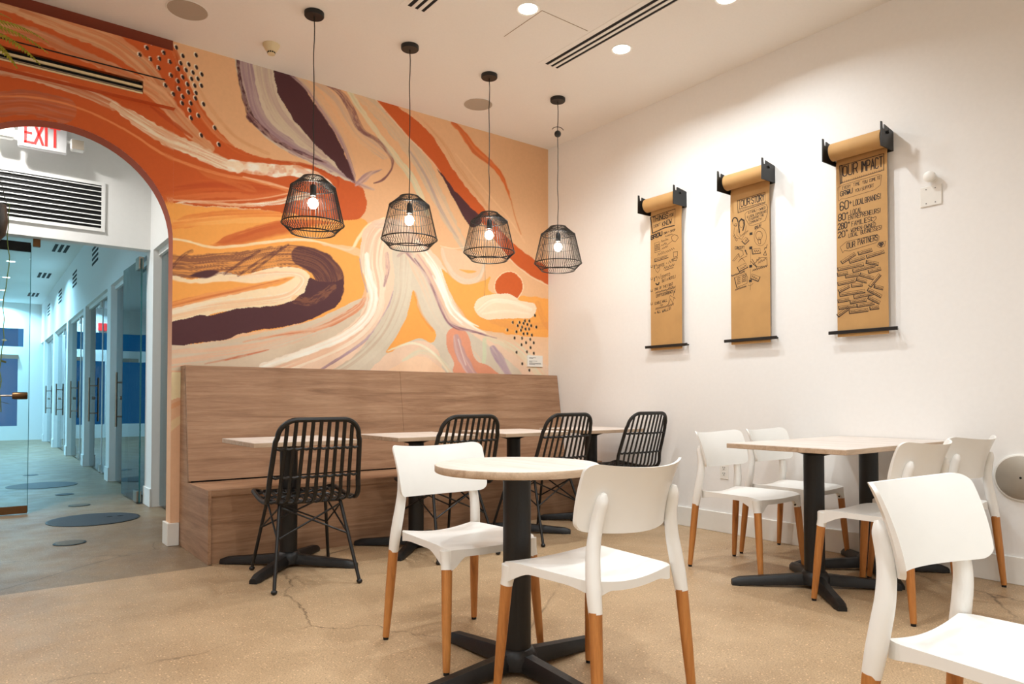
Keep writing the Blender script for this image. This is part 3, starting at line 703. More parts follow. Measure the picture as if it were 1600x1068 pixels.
for i, (a, b) in enumerate(bays):
    w = b - a; mid = a + w * .42
    fr = MB().box(XG - .03, XG + .03, a, b, DH - .05, DH)
    if w > 1: fr.box(XG - .012, XG + .012, mid - .012, mid + .012, 0, DH - .05)
    fo = struct('window_%d' % (i + 1), fr, 'hall_white', label='glass office front with a slim white head frame')
    if w > 1:
        MB().box(XG - .005, XG + .005, a, mid - .012, .02, DH - .05).build('pane', 'room_glass', fo)
        do = struct('door_%d' % (i + 1), MB().box(XG - .006, XG + .006, mid + .016, b - .012, .015, DH - .055), 'room_glass', label='frameless glass office door with a long steel pull')
        MB().box(XG - .02, XG + .02, mid + .02, mid + .20, .01, .11).build('patch_fitting', 'steel', do)
        MB().box(XG - .02, XG + .02, mid + .02, mid + .17, DH - .14, DH - .052).build('patch_fitting', 'steel', do)
        MB().box(XG - .02, XG + .02, a + .02, a + .14, .0, .09).build('patch_fitting', 'steel', do)
        MB().box(XG - .03, XG + .02, a + .03, a + .13, DH - .15, DH - .052).build('patch_fitting', 'steel', do)
        py = b - .42
        for sx in ((-1, 1) if i else ()):
            h = MB().tube([(XG + sx * .065, py, .68), (XG + sx * .065, py, 1.32)], .014, 10)
            h.tube([(XG + sx * .065, py, .80), (XG + sx * .004, py, .80)], .011, 8)
            h.tube([(XG + sx * .065, py, 1.20), (XG + sx * .004, py, 1.20)], .011, 8)
            h.build('door_pull', 'steel', do, True)
        if i: MB().lathe([(.022, -.03), (.022, .03)], 14, (XG, py, 1.02), 'X').build('lock', 'steel', do, True)
    else:
        MB().box(XG - .005, XG + .005, a, b, .02, DH - .05).build('pane', 'room_glass', fo)
# dim rooms behind the glass
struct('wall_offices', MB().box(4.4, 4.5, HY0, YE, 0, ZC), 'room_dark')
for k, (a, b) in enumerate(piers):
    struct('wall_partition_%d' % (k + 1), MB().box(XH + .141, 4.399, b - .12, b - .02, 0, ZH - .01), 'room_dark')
# storefront in the bulkhead opening: closed leaf, open leaf
def glass_leaf(name, label, width, handle_end):
    o = thing(name, label, 'glass door'); 
    MB().box(0, width, -.006, .006, .015, 2.36).build('pane', 'glass', o)
    MB().box(-.004, .0, -.0065, .0065, .015, 2.36).box(width, width + .004, -.0065, .0065, .015, 2.36).build('glass_edge', 'glass_edge', o)
    return o
GY = YB + .12
lx1 = on_y(45, 600, GY).x
lf = glass_leaf('glass_door', 'closed frameless glass door with a bronze bottom rail and push bar', .9, 1)
lf.location = (lx1 - .9, GY, 0)
MB().box(-.01, .9, -.018, .018, .008, .075).build('bottom_rail', 'bronze', lf)
MB().box(-.01, .9, -.018, .018, 2.30, 2.38).build('top_rail', 'dark', lf)
zb = on_y(38, 618, GY).z
MB().tube([(.0, -.05, zb), (.87, -.05, zb)], .008, 10).build('push_bar', 'steel', lf, True)
MB().lathe([(.028, .78), (.032, .80), (.032, .885), (.028, .89)], 16, (0, -.04, zb), 'X').build('bar_end', 'bronze', lf, True)
ol = glass_leaf('glass_door', 'frameless glass door standing open against the hall wall', .84, 0)
ol.location = (1.262, GY + .03, 0); ol.rotation_euler = (0, 0, R(91.5))
for z0_, z1_ in ((.012, .12), (2.26, 2.38)):
    MB().box(.02, .17, -.022, .022, z0_, z1_, .003).build('patch_fitting', 'steel', ol)
MB().box(lx1 + .015, lx1 + .07, GY - .02, GY + .02, 2.35, 2.42, .003).build('door_stop', 'bronze', None)
tag(bpy.data.objects['door_stop'], 'small bronze door stop under the white bulkhead', 'door stop')
# bulkhead grille with each louvre
gx1 = on_y(158, 340, YB).x; gzt = on_y(158, 290, YB).z; gzb = on_y(158, 357, YB).z
gr = thing('wall_grille', 'white wall grille with black horizontal slots under the exit sign', 'air vent', (gx1, YB, gzb))
GW = 1.5; gh = gzt - gzb
MB().box(-GW, 0, -.004, 0, 0, gh).build('grille_back', 'dark', gr)
MB().box(-GW, 0, -.014, 0, -.03, 0).box(-GW, 0, -.014, 0, gh, gh + .03).box(0, .03, -.014, 0, -.03, gh + .03).build('grille_frame', 'hall_white', gr)
for k in range(9):
    z = gh * (k + .5) / 9
    MB().add([(-GW, -.016, z + .003), (0, -.016, z + .003), (0, -.004, z + .012), (-GW, -.004, z + .012), (-GW, -.013, z), (0, -.013, z), (0, -.004, z + .008), (-GW, -.004, z + .008)],
             [(0, 1, 2, 3), (4, 7, 6, 5), (0, 4, 5, 1), (1, 5, 6, 2), (0, 3, 7, 4)]).build('slat', 'hall_white', gr)
# exit sign with emergency heads
ex = on_y(67, 211, YB - .14)
sg = thing('exit_sign', 'white backlit exit sign with red letters and emergency lamp heads', 'exit sign', (ex.x, YB - .14, ex.z - .135))
MB().box(-.175, .175, -.025, .025, 0, .27, .008).build('sign_box', 'sign_white', sg)
MB().box(-.06, .06, .025, .139, .13, .25).build('mounting_box', 'hall_white', sg)
GL = {'E': "40 00 06 46|03 33", 'X': "00 46|06 40", 'I': "20 26", 'T': "20 26|06 46"}
lt = MB()
for i, ch in enumerate('EXIT'):
    ox = [-.125, -.058, .012, .055][i]; wd = [.05, .055, .02, .06][i]
    for pl in GL[ch].split('|'):
        q = [(ox + int(a[0]) / 4 * wd, -.0265, .045 + int(a[1]) / 6 * .16) for a in pl.split()]
        for (p, r_) in zip(q[:-1], q[1:]):
            d = Vector(r_) - Vector(p); d.normalize(); nrm = Vector((-d.z, 0, d.x)) * .0095; e = d * .0095
            a_, b_ = Vector(p) - e, Vector(r_) + e
            lt.prism([0, 1, 2, 3], lambda k, s: tuple([a_ - nrm, b_ - nrm, b_ + nrm, a_ + nrm][k] + Vector((0, -.002 if s else .001, 0))))
lt.build('letters', 'sign_red', sg)
for sx in (-1, 1):
    hd = MB().box(sx * .255 - .055, sx * .255 + .055, -.03, .05, .05, .15, .012).build('lamp_head', 'hall_white', sg)
    MB().box(sx * .255 - .045, sx * .255 + .045, -.034, -.030, .06, .14).build('lens', 'grille', hd)
    MB().tube([(sx * .17, 0, .12), (sx * .21, 0, .11)], .012, 8).build('arm', 'hall_white', sg)
# hall end wall with doors
ew = MB().box(-2.5, XH, YE, YE + .1, 2.75, ZH).box(.95, XH, YE, YE + .1, 0, 2.75).box(-2.5, .95, YE, YE + .08, 2.1, 2.3)
ew.box(-2.5, .95, YE, YE + .08, 0, .12)
ew.box(XH, 4.5, YE, YE + .1, 0, ZH)
struct('wall_hall_end', ew, 'hall_white')
for k, x in enumerate((.55, -.55, -1.6)):
    d = struct('door_%d' % (20 + k), MB().box(x + .29, x + .4, YE, YE + .06, .12, 2.1).box(x - .6, x - .5, YE, YE + .06, .12, 2.1).box(x - .5, x + .29, YE, YE + .06, .12, .35).box(x - .5, x + .29, YE, YE + .06, 2.0, 2.1), 'hall_white', label='white framed glass door at the end of the hall')
    MB().box(x - .5, x + .29, YE + .02, YE + .03, .35, 2.0).build('pane', 'room_glass', d)
    MB().box(x - .5, x + .29, YE + .02, YE + .03, 2.3, 2.75).build('transom_pane', 'room_glass', d)
    MB().box(x - .1, x + .3, YE - .07, YE, 2.0, 2.1).build('closer', 'steel', d)
hx = thing('exit_sign', 'small red exit sign over the doors at the far end of the hall', 'exit sign', (.1, YE - .02, 2.8))
MB().box(-.22, .12, -.02, .02, 0, .2, .005).build('sign_box', 'sign_red', hx)

# ------------------------------------------------------------------ covers in the floor
def cover(px, py, r, mat, label, holes=False):
    p = on_z(px, py, 0)
    o = thing('floor_cover', label, 'floor cover', (p.x, p.y, 0))
    MB().lathe([(r, 0), (r, .003), (r - .012, .004)], 40).build('rim', 'black_metal', o, True)
    MB().lathe([(r - .014, .002), (r - .014, .0045)], 40).build('lid', mat, o, True)
    if holes:
        for dx in (.12, .2): MB().lathe([(.022, .004), (.022, .0056)], 12, (dx, .05, 0)).build('lifting_hole', 'dark', o)
cover(147, 811, .34, 'manhole', 'large dark round manhole cover just inside the arch', True)
cover(66, 758, .35, 'manhole', 'large dark round manhole cover behind the glass door')
cover(109, 848, .10, 'brass_cover', 'small round brass floor cover right below the arch')
cover(124, 789, .09, 'brass_cover', 'small round brass floor cover between the two dark manholes')
cover(101, 772, .085, 'manhole', 'small dark floor cover next to the far manhole')
cover(48, 742, .085, 'manhole', 'small dark floor cover beyond the far manhole')

# ------------------------------------------------------------------ hall vents and lights
for k, (px, py) in enumerate(((95, 388), (69, 430), (52, 460))):
    p = on_z(px, py, ZH)
    o = thing('ceiling_vent', 'three-slot linear vent in the hall ceiling, %s the arch' % ('nearest', 'second from', 'third from')[k], 'air vent', (p.x, p.y, ZH))
    for j in (-1, 0, 1):
        MB().box(j * .075 - .022, j * .075 + .022, -.33, .33, -.004, 0).build('slot', 'dark', o)
for k, y in enumerate((8.75, 11.2, 13.7, 16.2, 18.8)):
    o = thing('wall_vent', 'slotted vent high on the hall wall above the %s glass office front' % ('first', 'second', 'third', 'fourth', 'fifth')[k], 'air vent', (XH, y, 2.92), 0, 'vents high on the hall wall')
    for j in range(4): MB().box(-.004, 0, -.3, .3, j * .07 - .02, j * .07 + .014).build('slot', 'dark', o)

def downlight(p, label, z, disc, energy, colour, group, hole=.06, spread=150):
    o = thing('downlight', label, 'ceiling light', (p[0], p[1], z), 0, group)
    MB().lathe([(hole, -.001), (hole + .012, -.005), (hole + .018, -.001)], 32, cap=False).build('trim_ring', 'trim_white', o, True)
    MB().lathe([(hole, -.0015), (hole, -.0005)], 32).build('lens', disc, o)
    L = bpy.data.lights.new('downlight_lamp', 'AREA'); L.shape = 'DISK'; L.size = .11; L.energy = energy; L.color = colour; L.spread = R(spread)
    lo = bpy.data.objects.new('downlight_lamp', L); lo.location = (0, 0, -.008); lo.parent = o; COL.objects.link(lo)
g = 'recessed downlights in the dining room ceiling'
d1 = on_z(825, 14, ZC); d2 = on_z(971, 77, ZC); d3 = on_z(1136, -3, ZC)
downlight(d1, 'round recessed downlight beside the square access panel', ZC, 'lamp_disc', E_DOWN, C_DOWN, g)
downlight(d2, 'round recessed downlight between the air slot and the white wall', ZC, 'lamp_disc', E_DOWN, C_DOWN, g)
downlight(d3, 'round recessed downlight past the far end of the long air slot', ZC, 'lamp_disc', E_DOWN, C_DOWN, g)
for (x, y) in ((2.05, 1.75), (1.95, 0), (2.9, -2.4), (.8, 1.75), (.8, 0), (1.2, -2.0), (-.5, 1.75), (-.5, 0), (-.5, -2.0), (-2.0, 3.0), (-2.0, .6), (-2.0, -1.6)):
    downlight((x, y), 'round recessed downlight in the cream dining room ceiling', ZC, 'lamp_disc', E_DOWN, C_DOWN, g)
g = 'recessed downlights in the hall ceiling'
for px, py in ((17, 408), (10, 433), (4, 453), (1, 468)):
    p = on_z(px, py, ZH); downlight(p, 'round recessed downlight in the white hall ceiling', ZH, 'hall_disc', E_HALL, C_HALL, g)
for y in (9.0, 13.5, 18.0):
    downlight((-1.2, y), 'round recessed downlight in the white hall ceiling', ZH, 'hall_disc', E_HALL, C_HALL, g)
g = 'recessed downlights in the vestibule ceiling'
for x, y in ((.10, 6.84), (-1.5, 6.5)):
    downlight((x, y), 'round recessed downlight in the vestibule ceiling', ZC, 'lamp_disc', E_VEST, C_VEST, g)

# ------------------------------------------------------------------ banquette along the mural wall
BX0, BX1 = 1.128, XR - .005
BF, BB = 4.467, 4.96                     # seat front, backrest foot
bq = thing('banquette', 'long brown oak bench with a tall back under the mural', 'bench', (BX0, BF, 0))
L_ = BX1 - BX0
MB().box(0, .0195, .0, YM - BF - .005, 0, .447).build('end_panel', 'oak_y', bq)
for a, b in ((.02, 1.63), (1.632, L_)):
    MB().box(a, b, .012, .03, 0, .41).build('front_panel', 'oak', bq)
MB().box(.02, L_, -.002, BB - BF + .02, .41, .447).build('seat_board', 'oak', bq)
y0, y1, zt = BB - BF, YM - BF - .135, 1.232
for a, b in ((0.002, 1.63), (1.632, L_)):
    MB().add([(a, y0, .458), (b, y0, .458), (b, y1, zt), (a, y1, zt), (a, y0 + .024, .458), (b, y0 + .024, .458), (b, y1 + .02, zt), (a, y1 + .02, zt)],
             [(0, 1, 2, 3), (4, 7, 6, 5), (0, 4, 5, 1), (3, 2, 6, 7), (0, 3, 7, 4), (1, 5, 6, 2)]).build('back_panel', 'oak', bq)
MB().box(0.0, L_, y1 + .018, YM - BF - .003, zt - .022, zt).build('top_cap', 'oak', bq)
MB().add([(.0, y0 + .024, .445), (.0, YM - BF - .004, .445), (.0, YM - BF - .004, zt - .022), (.0, y1 + .02, zt - .022), (.018, y0 + .024, .445), (.018, YM - BF - .004, .445), (.018, YM - BF - .004, zt - .022), (.018, y1 + .02, zt - .022)],
         [(0, 1, 2, 3), (4, 7, 6, 5), (0, 4, 5, 1), (1, 5, 6, 2), (2, 6, 7, 3), (3, 7, 4, 0)]).build('end_gusset', 'oak_y', bq)
MB().box(.022, L_, y0 + .012, y0 + .02, .447, .47).build('shadow_gap', 'dark', bq)

# ------------------------------------------------------------------ tables
TZ = .762
def arm_mesh(ang, ln=.43):
    m = MB(); n = 10; secs = []
    ca, sa = math.cos(ang), math.sin(ang)
    for i in range(n + 1):
        q = i / n; r = .035 + (ln - .035) * q
        w = .034 - .006 * q; h = .075 - .035 * q
        if q > .93: w *= .75; h *= .72
        b = .006 + .012 * max(0, 1 - q * 1.2) if q < .9 else .0
        secs.append([(r, -w, b), (r, -w, h * .6), (r, -w * .55, h), (r, w * .55, h), (r, w, h * .6), (r, w, b)])
    vs = [(x * ca - y * sa, x * sa + y * ca, z) for s_ in secs for (x, y, z) in s_]
    fs = [tuple(range(6))[::-1], tuple(n * 6 + k for k in range(6))]
    for i in range(n):
        for k in range(6):
            j = (k + 1) % 6; fs.append((i * 6 + k, i * 6 + j, i * 6 + 6 + j, i * 6 + 6 + k))
    return m.add(vs, fs)
def table(label, x, y, rotz=0, shape='square', foot=45, group=None, w=.61, d=.61):
    o = thing('cafe_table', label, 'table', (x, y, 0), rotz, group)
    if shape == 'round':
        r = .305
        MB().lathe([(r - .006, TZ - .028), (r - .002, TZ - .026), (r, TZ - .022), (r, TZ - .004), (r - .002, TZ - .001)], 64).build('edge_band', 'edge', o, True)
        MB().lathe([(r - .002, TZ - .001), (r - .004, TZ)], 64).build('tabletop', 'top', o)
    else:
        MB().box(-w / 2, w / 2, -d / 2, d / 2, TZ - .026, TZ - .001, .002).build('edge_band', 'edge', o)
        MB().box(-w / 2 + .0015, w / 2 - .0015, -d / 2 + .0015, d / 2 - .0015, TZ - .0015, TZ).build('tabletop', 'top', o)
    # tapered mounting plate
    MB().lathe([(.06, TZ - .06), (.15, TZ - .034), (.15, TZ - .027)], 4, (0, 0, 0)).build('mounting_plate', 'black_metal', o)
    MB().lathe([(.052, .05), (.052, TZ - .04)], 32).build('column', 'charcoal', o, True)
    MB().lathe([(.075, .02), (.075, .06), (.06, .085), (.052, .09)], 32).build('hub', 'charcoal', o, True)
    for k in range(4):
        a = arm_mesh(R(foot + 90 * k)).build('foot_arm', 'charcoal', o, True)
        rr = .40
        MB().lathe([(.016, 0), (.016, .009)], 12, (rr * math.cos(R(foot + 90 * k)), rr * math.sin(R(foot + 90 * k)), 0)).build('glide', 'dark', a)
    return o
gq = 'square cafe tables'
TY = 4.16
for x, lb in ((1.51, 'square pale oak table at the open end of the bench, nearest the arch'), (2.39, 'square pale oak table at the bench, second from the arch'),
              (3.23, 'square pale oak table at the bench, third from the arch'), (4.04, 'square pale oak table at the bench, against the white wall')):
    table(lb, x, TY, 0, 'square', 45, gq)
table('round pale oak table on a black pedestal, standing alone in the room', 1.60, 2.04, 0, 'round', 2)
table('square pale oak table pushed against another, on the side away from the white wall', 3.56, 1.965, 0, 'square', 45, gq, .612, .66)
table('square pale oak table pushed against another, touching the white wall', 4.172, 1.965, 0, 'square', 45, gq, .606, .66)

# ------------------------------------------------------------------ white chairs
def white_chair():
    o = thing('white_chair', 'x', 'chair')
    def top(u, v):
        s = 2 * u - 1; w = .188 + .03 * v
        # rounded plan corners
        k = 1 - .10 * max(0, (abs(2 * v - 1) - .8) / .2) ** 2
        x = s * w * k; y = -.190 + .415 * v
        z = .449 + .008 * v - .012 * math.cos(s * math.pi / 2) * (1 - .4 * v) + .006 * (1 - v) * abs(s) ** 2
        z -= .012 * max(0, (v - .8) / .2) ** 2
        return Vector((x, y, z))
    def dep(u, v):
        a = max(0, (abs(2 * u - 1) - .64) / .36); b = max(0, (v - .64) / .36) if v > .5 else .4 * max(0, (.3 - v) / .3)
        return .027 + .048 * (a * a * (3 - 2 * a)) * (b * b * (3 - 2 * b))
    m = MB(); nu, nv = 32, 30
    m.grid(nu, nv, top); o1 = len(m.v)
    m.grid(nu, nv, lambda u, v: top(u, v) - Vector((0, 0, dep(u, v))))
    for i in range(nu):
        for a, b in ((i, i + 1), (nv * (nu + 1) + i + 1, nv * (nu + 1) + i)):
            m.f.append((b, a, a + o1, b + o1)); m.mi.append(0)
    for j in range(nv):
        for a, b in (((j + 1) * (nu + 1), j * (nu + 1)), (j * (nu + 1) + nu, (j + 1) * (nu + 1) + nu)):
            m.f.append((b, a, a + o1, b + o1)); m.mi.append(0)
    m.build('seat', 'plastic', o, True)
    def back(u, v):
        s = math.sin(math.pi / 2 * (2 * u - 1)); v2 = v
        a = min(1, max(0, (abs(s) - .86) / .14)); cut = .14 * (1 - math.sqrt(max(0, 1 - a * a)))
        v2 = cut + (1 - 2 * cut) * v
        x = s * .222 * (1 - .04 * (1 - v)); y = -.207 - .022 * v2 - .045 * v2 * v2 + .085 * s * s
        z = .590 + .205 * v2 + .018 * s * s * v2 + .012 * s * s * (1 - v2)
        return Vector((x, y, z))
    m = MB(); nu, nv = 40, 12
    m.grid(nu, nv, back); o1 = len(m.v); m.grid(nu, nv, lambda u, v: back(u, v) + Vector((0, -.011 - .004 * (1 - v), 0)))
    for i in range(nu):
        for a, b in ((i, i + 1), (nv * (nu + 1) + i + 1, nv * (nu + 1) + i)):
            m.f.append((b, a, a + o1, b + o1)); m.mi.append(0)
    for j in range(nv):
        for a, b in (((j + 1) * (nu + 1), j * (nu + 1)), (j * (nu + 1) + nu, (j + 1) * (nu + 1) + nu)):
            m.f.append((b, a, a + o1, b + o1)); m.mi.append(0)
    m.build('backrest', 'plastic', o, True)
    for s in (-1, 1):
        pts = [(s * .2035, -.211, .37), (s * .201, -.203, .42), (s * .196, -.194, .48), (s * .187, -.186, .55), (s * .176, -.189, .62), (s * .168, -.204, .69), (s * .166, -.213, .72)]
        m = MB().tube([Vector(p) for p in catmull(pts, 5, False)], list(np.interp(np.linspace(0, 1, 31), [0, .2, .4, .6, .85, 1], [1.0, 1.12, 1.1, 1.0, .95, .35])), 14, flat=(.0195, .022), up=(0, 1, 0))
        m.build('back_upright', 'plastic', o, True)
        m = MB().tube([(s * .198, .198, .44), (s * .200, .202, .40), (s * .203, .207, .372)], [.026, .0225, .0215], 16); m.build('leg_socket', 'plastic', o, True)
        for (a, b) in (((s * .2025, .206, .378), (s * .222, .236, .012)), ((s * .2034, -.2105, .376), (s * .222, -.240, .012))):
            l = MB().tube([a, tuple((np.array(a) + np.array(b)) / 2), b], [.0205, .0185, .0135], 18).build('leg', 'beech', o, True)
            MB().lathe([(.011, 0), (.0115, .014)], 12, (b[0], b[1], 0)).build('foot_cap', 'dark', l, True)
    for s in (-1, 1):
        for z in (.404, .384):
            MB().sphere((s * .176, .207, z), .0055, 8, 5).build('screw', 'dark', o)
    return o
wc = white_chair()
# ------------------------------------------------------------------ black rattan chairs
def rattan_chair():
    o = thing('rattan_chair', 'x', 'chair')
    prof = catmull([(.262, .452), (.235, .462), (.12, .452), (0, .440), (-.12, .440), (-.19, .452), (-.232, .49), (-.252, .56), (-.29, .68), (-.330, .81), (-.356, .895)], 10, False)
    cl = np.concatenate([[0], np.cumsum(np.linalg.norm(np.diff(prof, axis=0), axis=1))]); T = cl[-1]
    def C(q): return (float(np.interp(q * T, cl, prof[:, 0])), float(np.interp(q * T, cl, prof[:, 1])))
    def hw(q): return .236 + .006 * math.sin(q * math.pi) - .022 * max(0, (q - .55) / .45)
    def pt(x, q, lift=0):
        y, z = C(min(1, max(0, q))); bow = (x / .24) ** 2
        back = min(1, max(0, (q - .45) / .2))
        return Vector((x, y + .028 * bow * back, z + .012 * bow * (1 - back) + lift))
    rt, rf = .095, .06                      # corner radii at the top and front
    loop = []
    def qn(d): return d / T
    N = 10
    for k in range(N + 1):                  # top right corner
        a = math.pi / 2 * k / N; loop.append((hw(1) - rt + rt * math.cos(a), 1 - qn(rt) + qn(rt) * math.sin(a)))
    for k in range(N + 1):
        a = math.pi / 2 * (1 + k / N); loop.append((-hw(1) + rt + rt * math.cos(a), 1 - qn(rt) + qn(rt) * math.sin(a)))
    for k in range(1, 30): q = (1 - qn(rt)) * (1 - k / 30) + qn(rf) * k / 30; loop.append((-hw(q), q))
    for k in range(N + 1):
        a = math.pi / 2 * (2 + k / N); loop.append((-hw(0) + rf + rf * math.cos(a), qn(rf) + qn(rf) * math.sin(a)))
    for k in range(N + 1):
        a = math.pi / 2 * (3 + k / N); loop.append((hw(0) - rf + rf * math.cos(a), qn(rf) + qn(rf) * math.sin(a)))
    for k in range(1, 30): q = qn(rf) * (1 - k / 30) + (1 - qn(rt)) * k / 30; loop.append((hw(q), q))
    MB().tube([pt(x, q) for x, q in loop], .0135, 8, closed=True).build('rim', 'rattan', o, True)
    for i in range(9):
        x = (i - 4) / 4 * .186
        ov = max(0, abs(x) - (hw(1) - rt)); top = 1 - qn(rt) + qn(math.sqrt(max(0, rt * rt - ov * ov)))
        qs = np.linspace(.004, top - .002, 40)
        MB().tube([pt(x * (1 - .09 * max(0, (q - .5) / .5)), q) for q in qs], 1.0, 6, flat=(.0105, .006), up=(0, .7, .7)).build('slat', 'rattan', o, True)
    for q in (.10, .22, .34, .455, .66, .83):
        pts = []
        for k in range(41):
            x = (k / 40 * 2 - 1) * (hw(q) - .004); p = pt(x, q)
            p += Vector((0, .004 * math.sin(k * 1.57), .004 * math.cos(k * 1.57))); pts.append(p)
        MB().tube(pts, [.0075 + .0022 * math.sin(k * 1.57 * 2) for k in range(41)], 7).build('cross_binding', 'rattan', o, True)
    top = {}; ft = {}
    for sx in (-1, 1):
        for sy in (-1, 1):
            a = Vector((sx * .165, .165 if sy > 0 else -.135, .438)); b = Vector((sx * .225, .300 if sy > 0 else -.300, .012)); top[sx, sy] = a; ft[sx, sy] = b
            l = MB().tube([a, b], .0095, 10).build('leg', 'black_metal', o, True)
            MB().sphere((b.x, b.y, .013), .0165, 12, 8, (1, 1, .78)).build('foot', 'black_metal', l, True)
    def mid(k, t): return top[k] * (1 - t) + ft[k] * t
    for a, b in (((-1, -1), (1, -1)), ((-1, 1), (1, 1)), ((-1, -1), (-1, 1)), ((1, -1), (1, 1))):
        for p, q in ((a, b), (b, a)):
            MB().tube([mid(p, .42), mid(q, .04)], .0052, 8).build('brace', 'black_metal', o, True)
    MB().tube([top[1, 1], top[-1, 1]], .007, 8).tube([top[1, -1], top[-1, -1]], .007, 8).tube([top[1, 1], top[1, -1]], .007, 8).tube([top[-1, 1], top[-1, -1]], .007, 8).build('seat_support', 'black_metal', o, True)
    return o
rc = rattan_chair()
index_children()
def place(proto, spots, group):
    for i, (x, y, deg, lb) in enumerate(spots):
        o = proto if i == 0 else copy_tree(proto)
        o.location = (x, y, 0); o.rotation_euler = (0, 0, R(deg)); o['label'] = lb; o['group'] = group
place(wc, [
    (1.592, 2.394, 179.6, 'white plastic chair at the round table, its back towards the bench'),
    (1.648, 1.692, 1.5, 'white plastic chair at the round table, its back turned away from the bench'),
    (3.634, 2.427, 180.0, 'white plastic chair on the bench side of the joined tables, away from the wall'),
    (4.185, 2.447, 180.4, 'white plastic chair on the bench side of the joined tables, against the wall'),
    (3.530, 1.590, -3.3, 'white plastic chair across the joined tables from the outlet, away from the wall'),
    (4.170, 1.614, -7.0, 'white plastic chair below the blank switch plate, next to the wall disc'),
    (1.815, 0.540, 176.0, 'white plastic chair standing apart from every table'),
], 'white plastic chairs with beech legs')
place(rc, [
    (1.487, 3.85, -7, 'black rattan chair at the bench table nearest the arch'),
    (2.46, 3.92, 0, 'black rattan chair at the second bench table from the arch'),
    (3.29, 3.92, 0, 'black rattan chair at the third bench table from the arch'),
    (4.12, 3.93, 0, 'black rattan chair at the bench table against the white wall'),
], 'black rattan chairs')

# ------------------------------------------------------------------ pendant lamps
def pendant():
    o = thing('pendant_lamp', 'x', 'pendant lamp')
    MB().lathe([(.062, 0), (.062, -.022), (.058, -.027)], 32).build('ceiling_canopy', 'black_metal', o, True)
    zt_ = -1.065
    cord = [(.003 * math.sin(k * 1.3), .002 * math.cos(k * 2.1), -.02 + (zt_ - .06) * k / 14) for k in range(15)]
    MB().tube(cord, .0032, 6).build('cord', 'black_metal', o, True)
    rg = [(.066, zt_), (.140, zt_ - .062), (.194, zt_ - .298), (.137, zt_ - .356)]
    for i, (r, z) in enumerate(rg):
        MB().tube([(r * math.cos(a), r * math.sin(a), z) for a in np.linspace(0, 2 * math.pi, 48)[:-1]], (.0042 if i != 1 else .0032), 6, closed=True).build('ring', 'black_metal', o, True)
    rm = .163
    MB().tube([(rm * math.cos(a), rm * math.sin(a), zt_ - .168) for a in np.linspace(0, 2 * math.pi, 48)[:-1]], .0012, 5, closed=True).build('ring', 'black_metal', o, True)
    cage = MB()
    for k in range(58):
        a = 2 * math.pi * k / 58; thick = .0028 if k % 10 == 0 else .00185
        cage.tube([(r * math.cos(a), r * math.sin(a), z) for r, z in rg], thick, 4)
    for k in range(60):
        a = 2 * math.pi * (k + .5) / 60
        cage.tube([(.066 * math.cos(a), .066 * math.sin(a), zt_), (.14 * math.cos(a), .14 * math.sin(a), zt_ - .062)], .0015, 4)
    for k in range(4):
        a = math.pi / 2 * k; cage.tube([(.062 * math.cos(a), .062 * math.sin(a), zt_), (.0, .0, zt_ - .004)], .002, 4)
    c = cage.build('wire_cage', 'black_metal', o, False, False); c['kind'] = 'stuff'
    MB().lathe([(.012, zt_ - .045), (.019, zt_ - .06), (.021, zt_ - .115), (.019, zt_ - .118)], 18).build('socket', 'black_metal', o, True)
    MB().sphere((0, 0, zt_ - .165), .0305, 18, 12, (1, 1, 1.15)).build('bulb', 'bulb', o, True)
    return o
pd = pendant()
index_children()
X0, DXL = 1.738, .701
names = ('black wire pendant lamp nearest the arch', 'black wire pendant lamp, second from the arch', 'black wire pendant lamp, third from the arch', 'black wire pendant lamp nearest the white wall, with a ball hanging on its cord')
for i, (px, py) in enumerate(((491, 20), (640.5, 72), (764.5, 117), (871.5, 154))):
    p = on_z(px, py, ZC)
    o = pd if i == 0 else copy_tree(pd)
    o.location = (p.x, p.y, ZC); o['label'] = names[i]; o['group'] = 'black wire pendant lamps in a row'
    if i == 3:
        MB().sphere((-.012, -.012, -.30), .028, 16, 10).build('cord_ball', 'black_metal', o, True)
        MB().tube([(.045 * math.cos(a), -.045 * math.cos(a) * .5, -.27 + .035 * math.sin(a)) for a in np.linspace(.3, math.pi - .3, 12)], .0028, 6).build('cord_hook', 'black_metal', o, True)

# ------------------------------------------------------------------ ceiling fittings
def slot_diffuser(pa, length, label):
    o = thing('ceiling_diffuser', label, 'air vent', (pa.x, pa.y, ZC))
    for k in range(3):
        MB().box(k * .047, k * .047 + .024, -length, 0, -.003, 0).build('slot', 'dark', o)
        MB().box(k * .047 + .024, k * .047 + .047, -length, 0, -.006, 0).build('bar', 'ceiling', o)
    MB().box(-.045, -.001, -length, .02, -.002, 0).build('flange', 'ceiling', o)
slot_diffuser(on_z(852, 99, ZC), 2.4, 'long three-slot air diffuser in the ceiling, near the square access panel')
slot_diffuser(on_z(637, 8, ZC), 2.0, 'three-slot air diffuser in the ceiling over the pendant lamps')
a_, b_, c_ = on_z(788, 57, ZC), on_z(826, 31, ZC), on_z(878, 51, ZC)
ap = thing('access_panel', 'square flush access panel in the ceiling under a downlight', 'access panel', (a_.x, a_.y, ZC))
pw = .40
MB().box(0, pw, -pw, 0, -.0015, 0).build('panel', 'ceiling', ap)
M['line'] = plain('shadow line', srgb(150, 124, 96), .8)
MB().box(-.003, 0, -pw, 0, -.002, 0).box(0, pw, -pw - .003, -pw, -.002, 0).build('joint', 'line', ap)
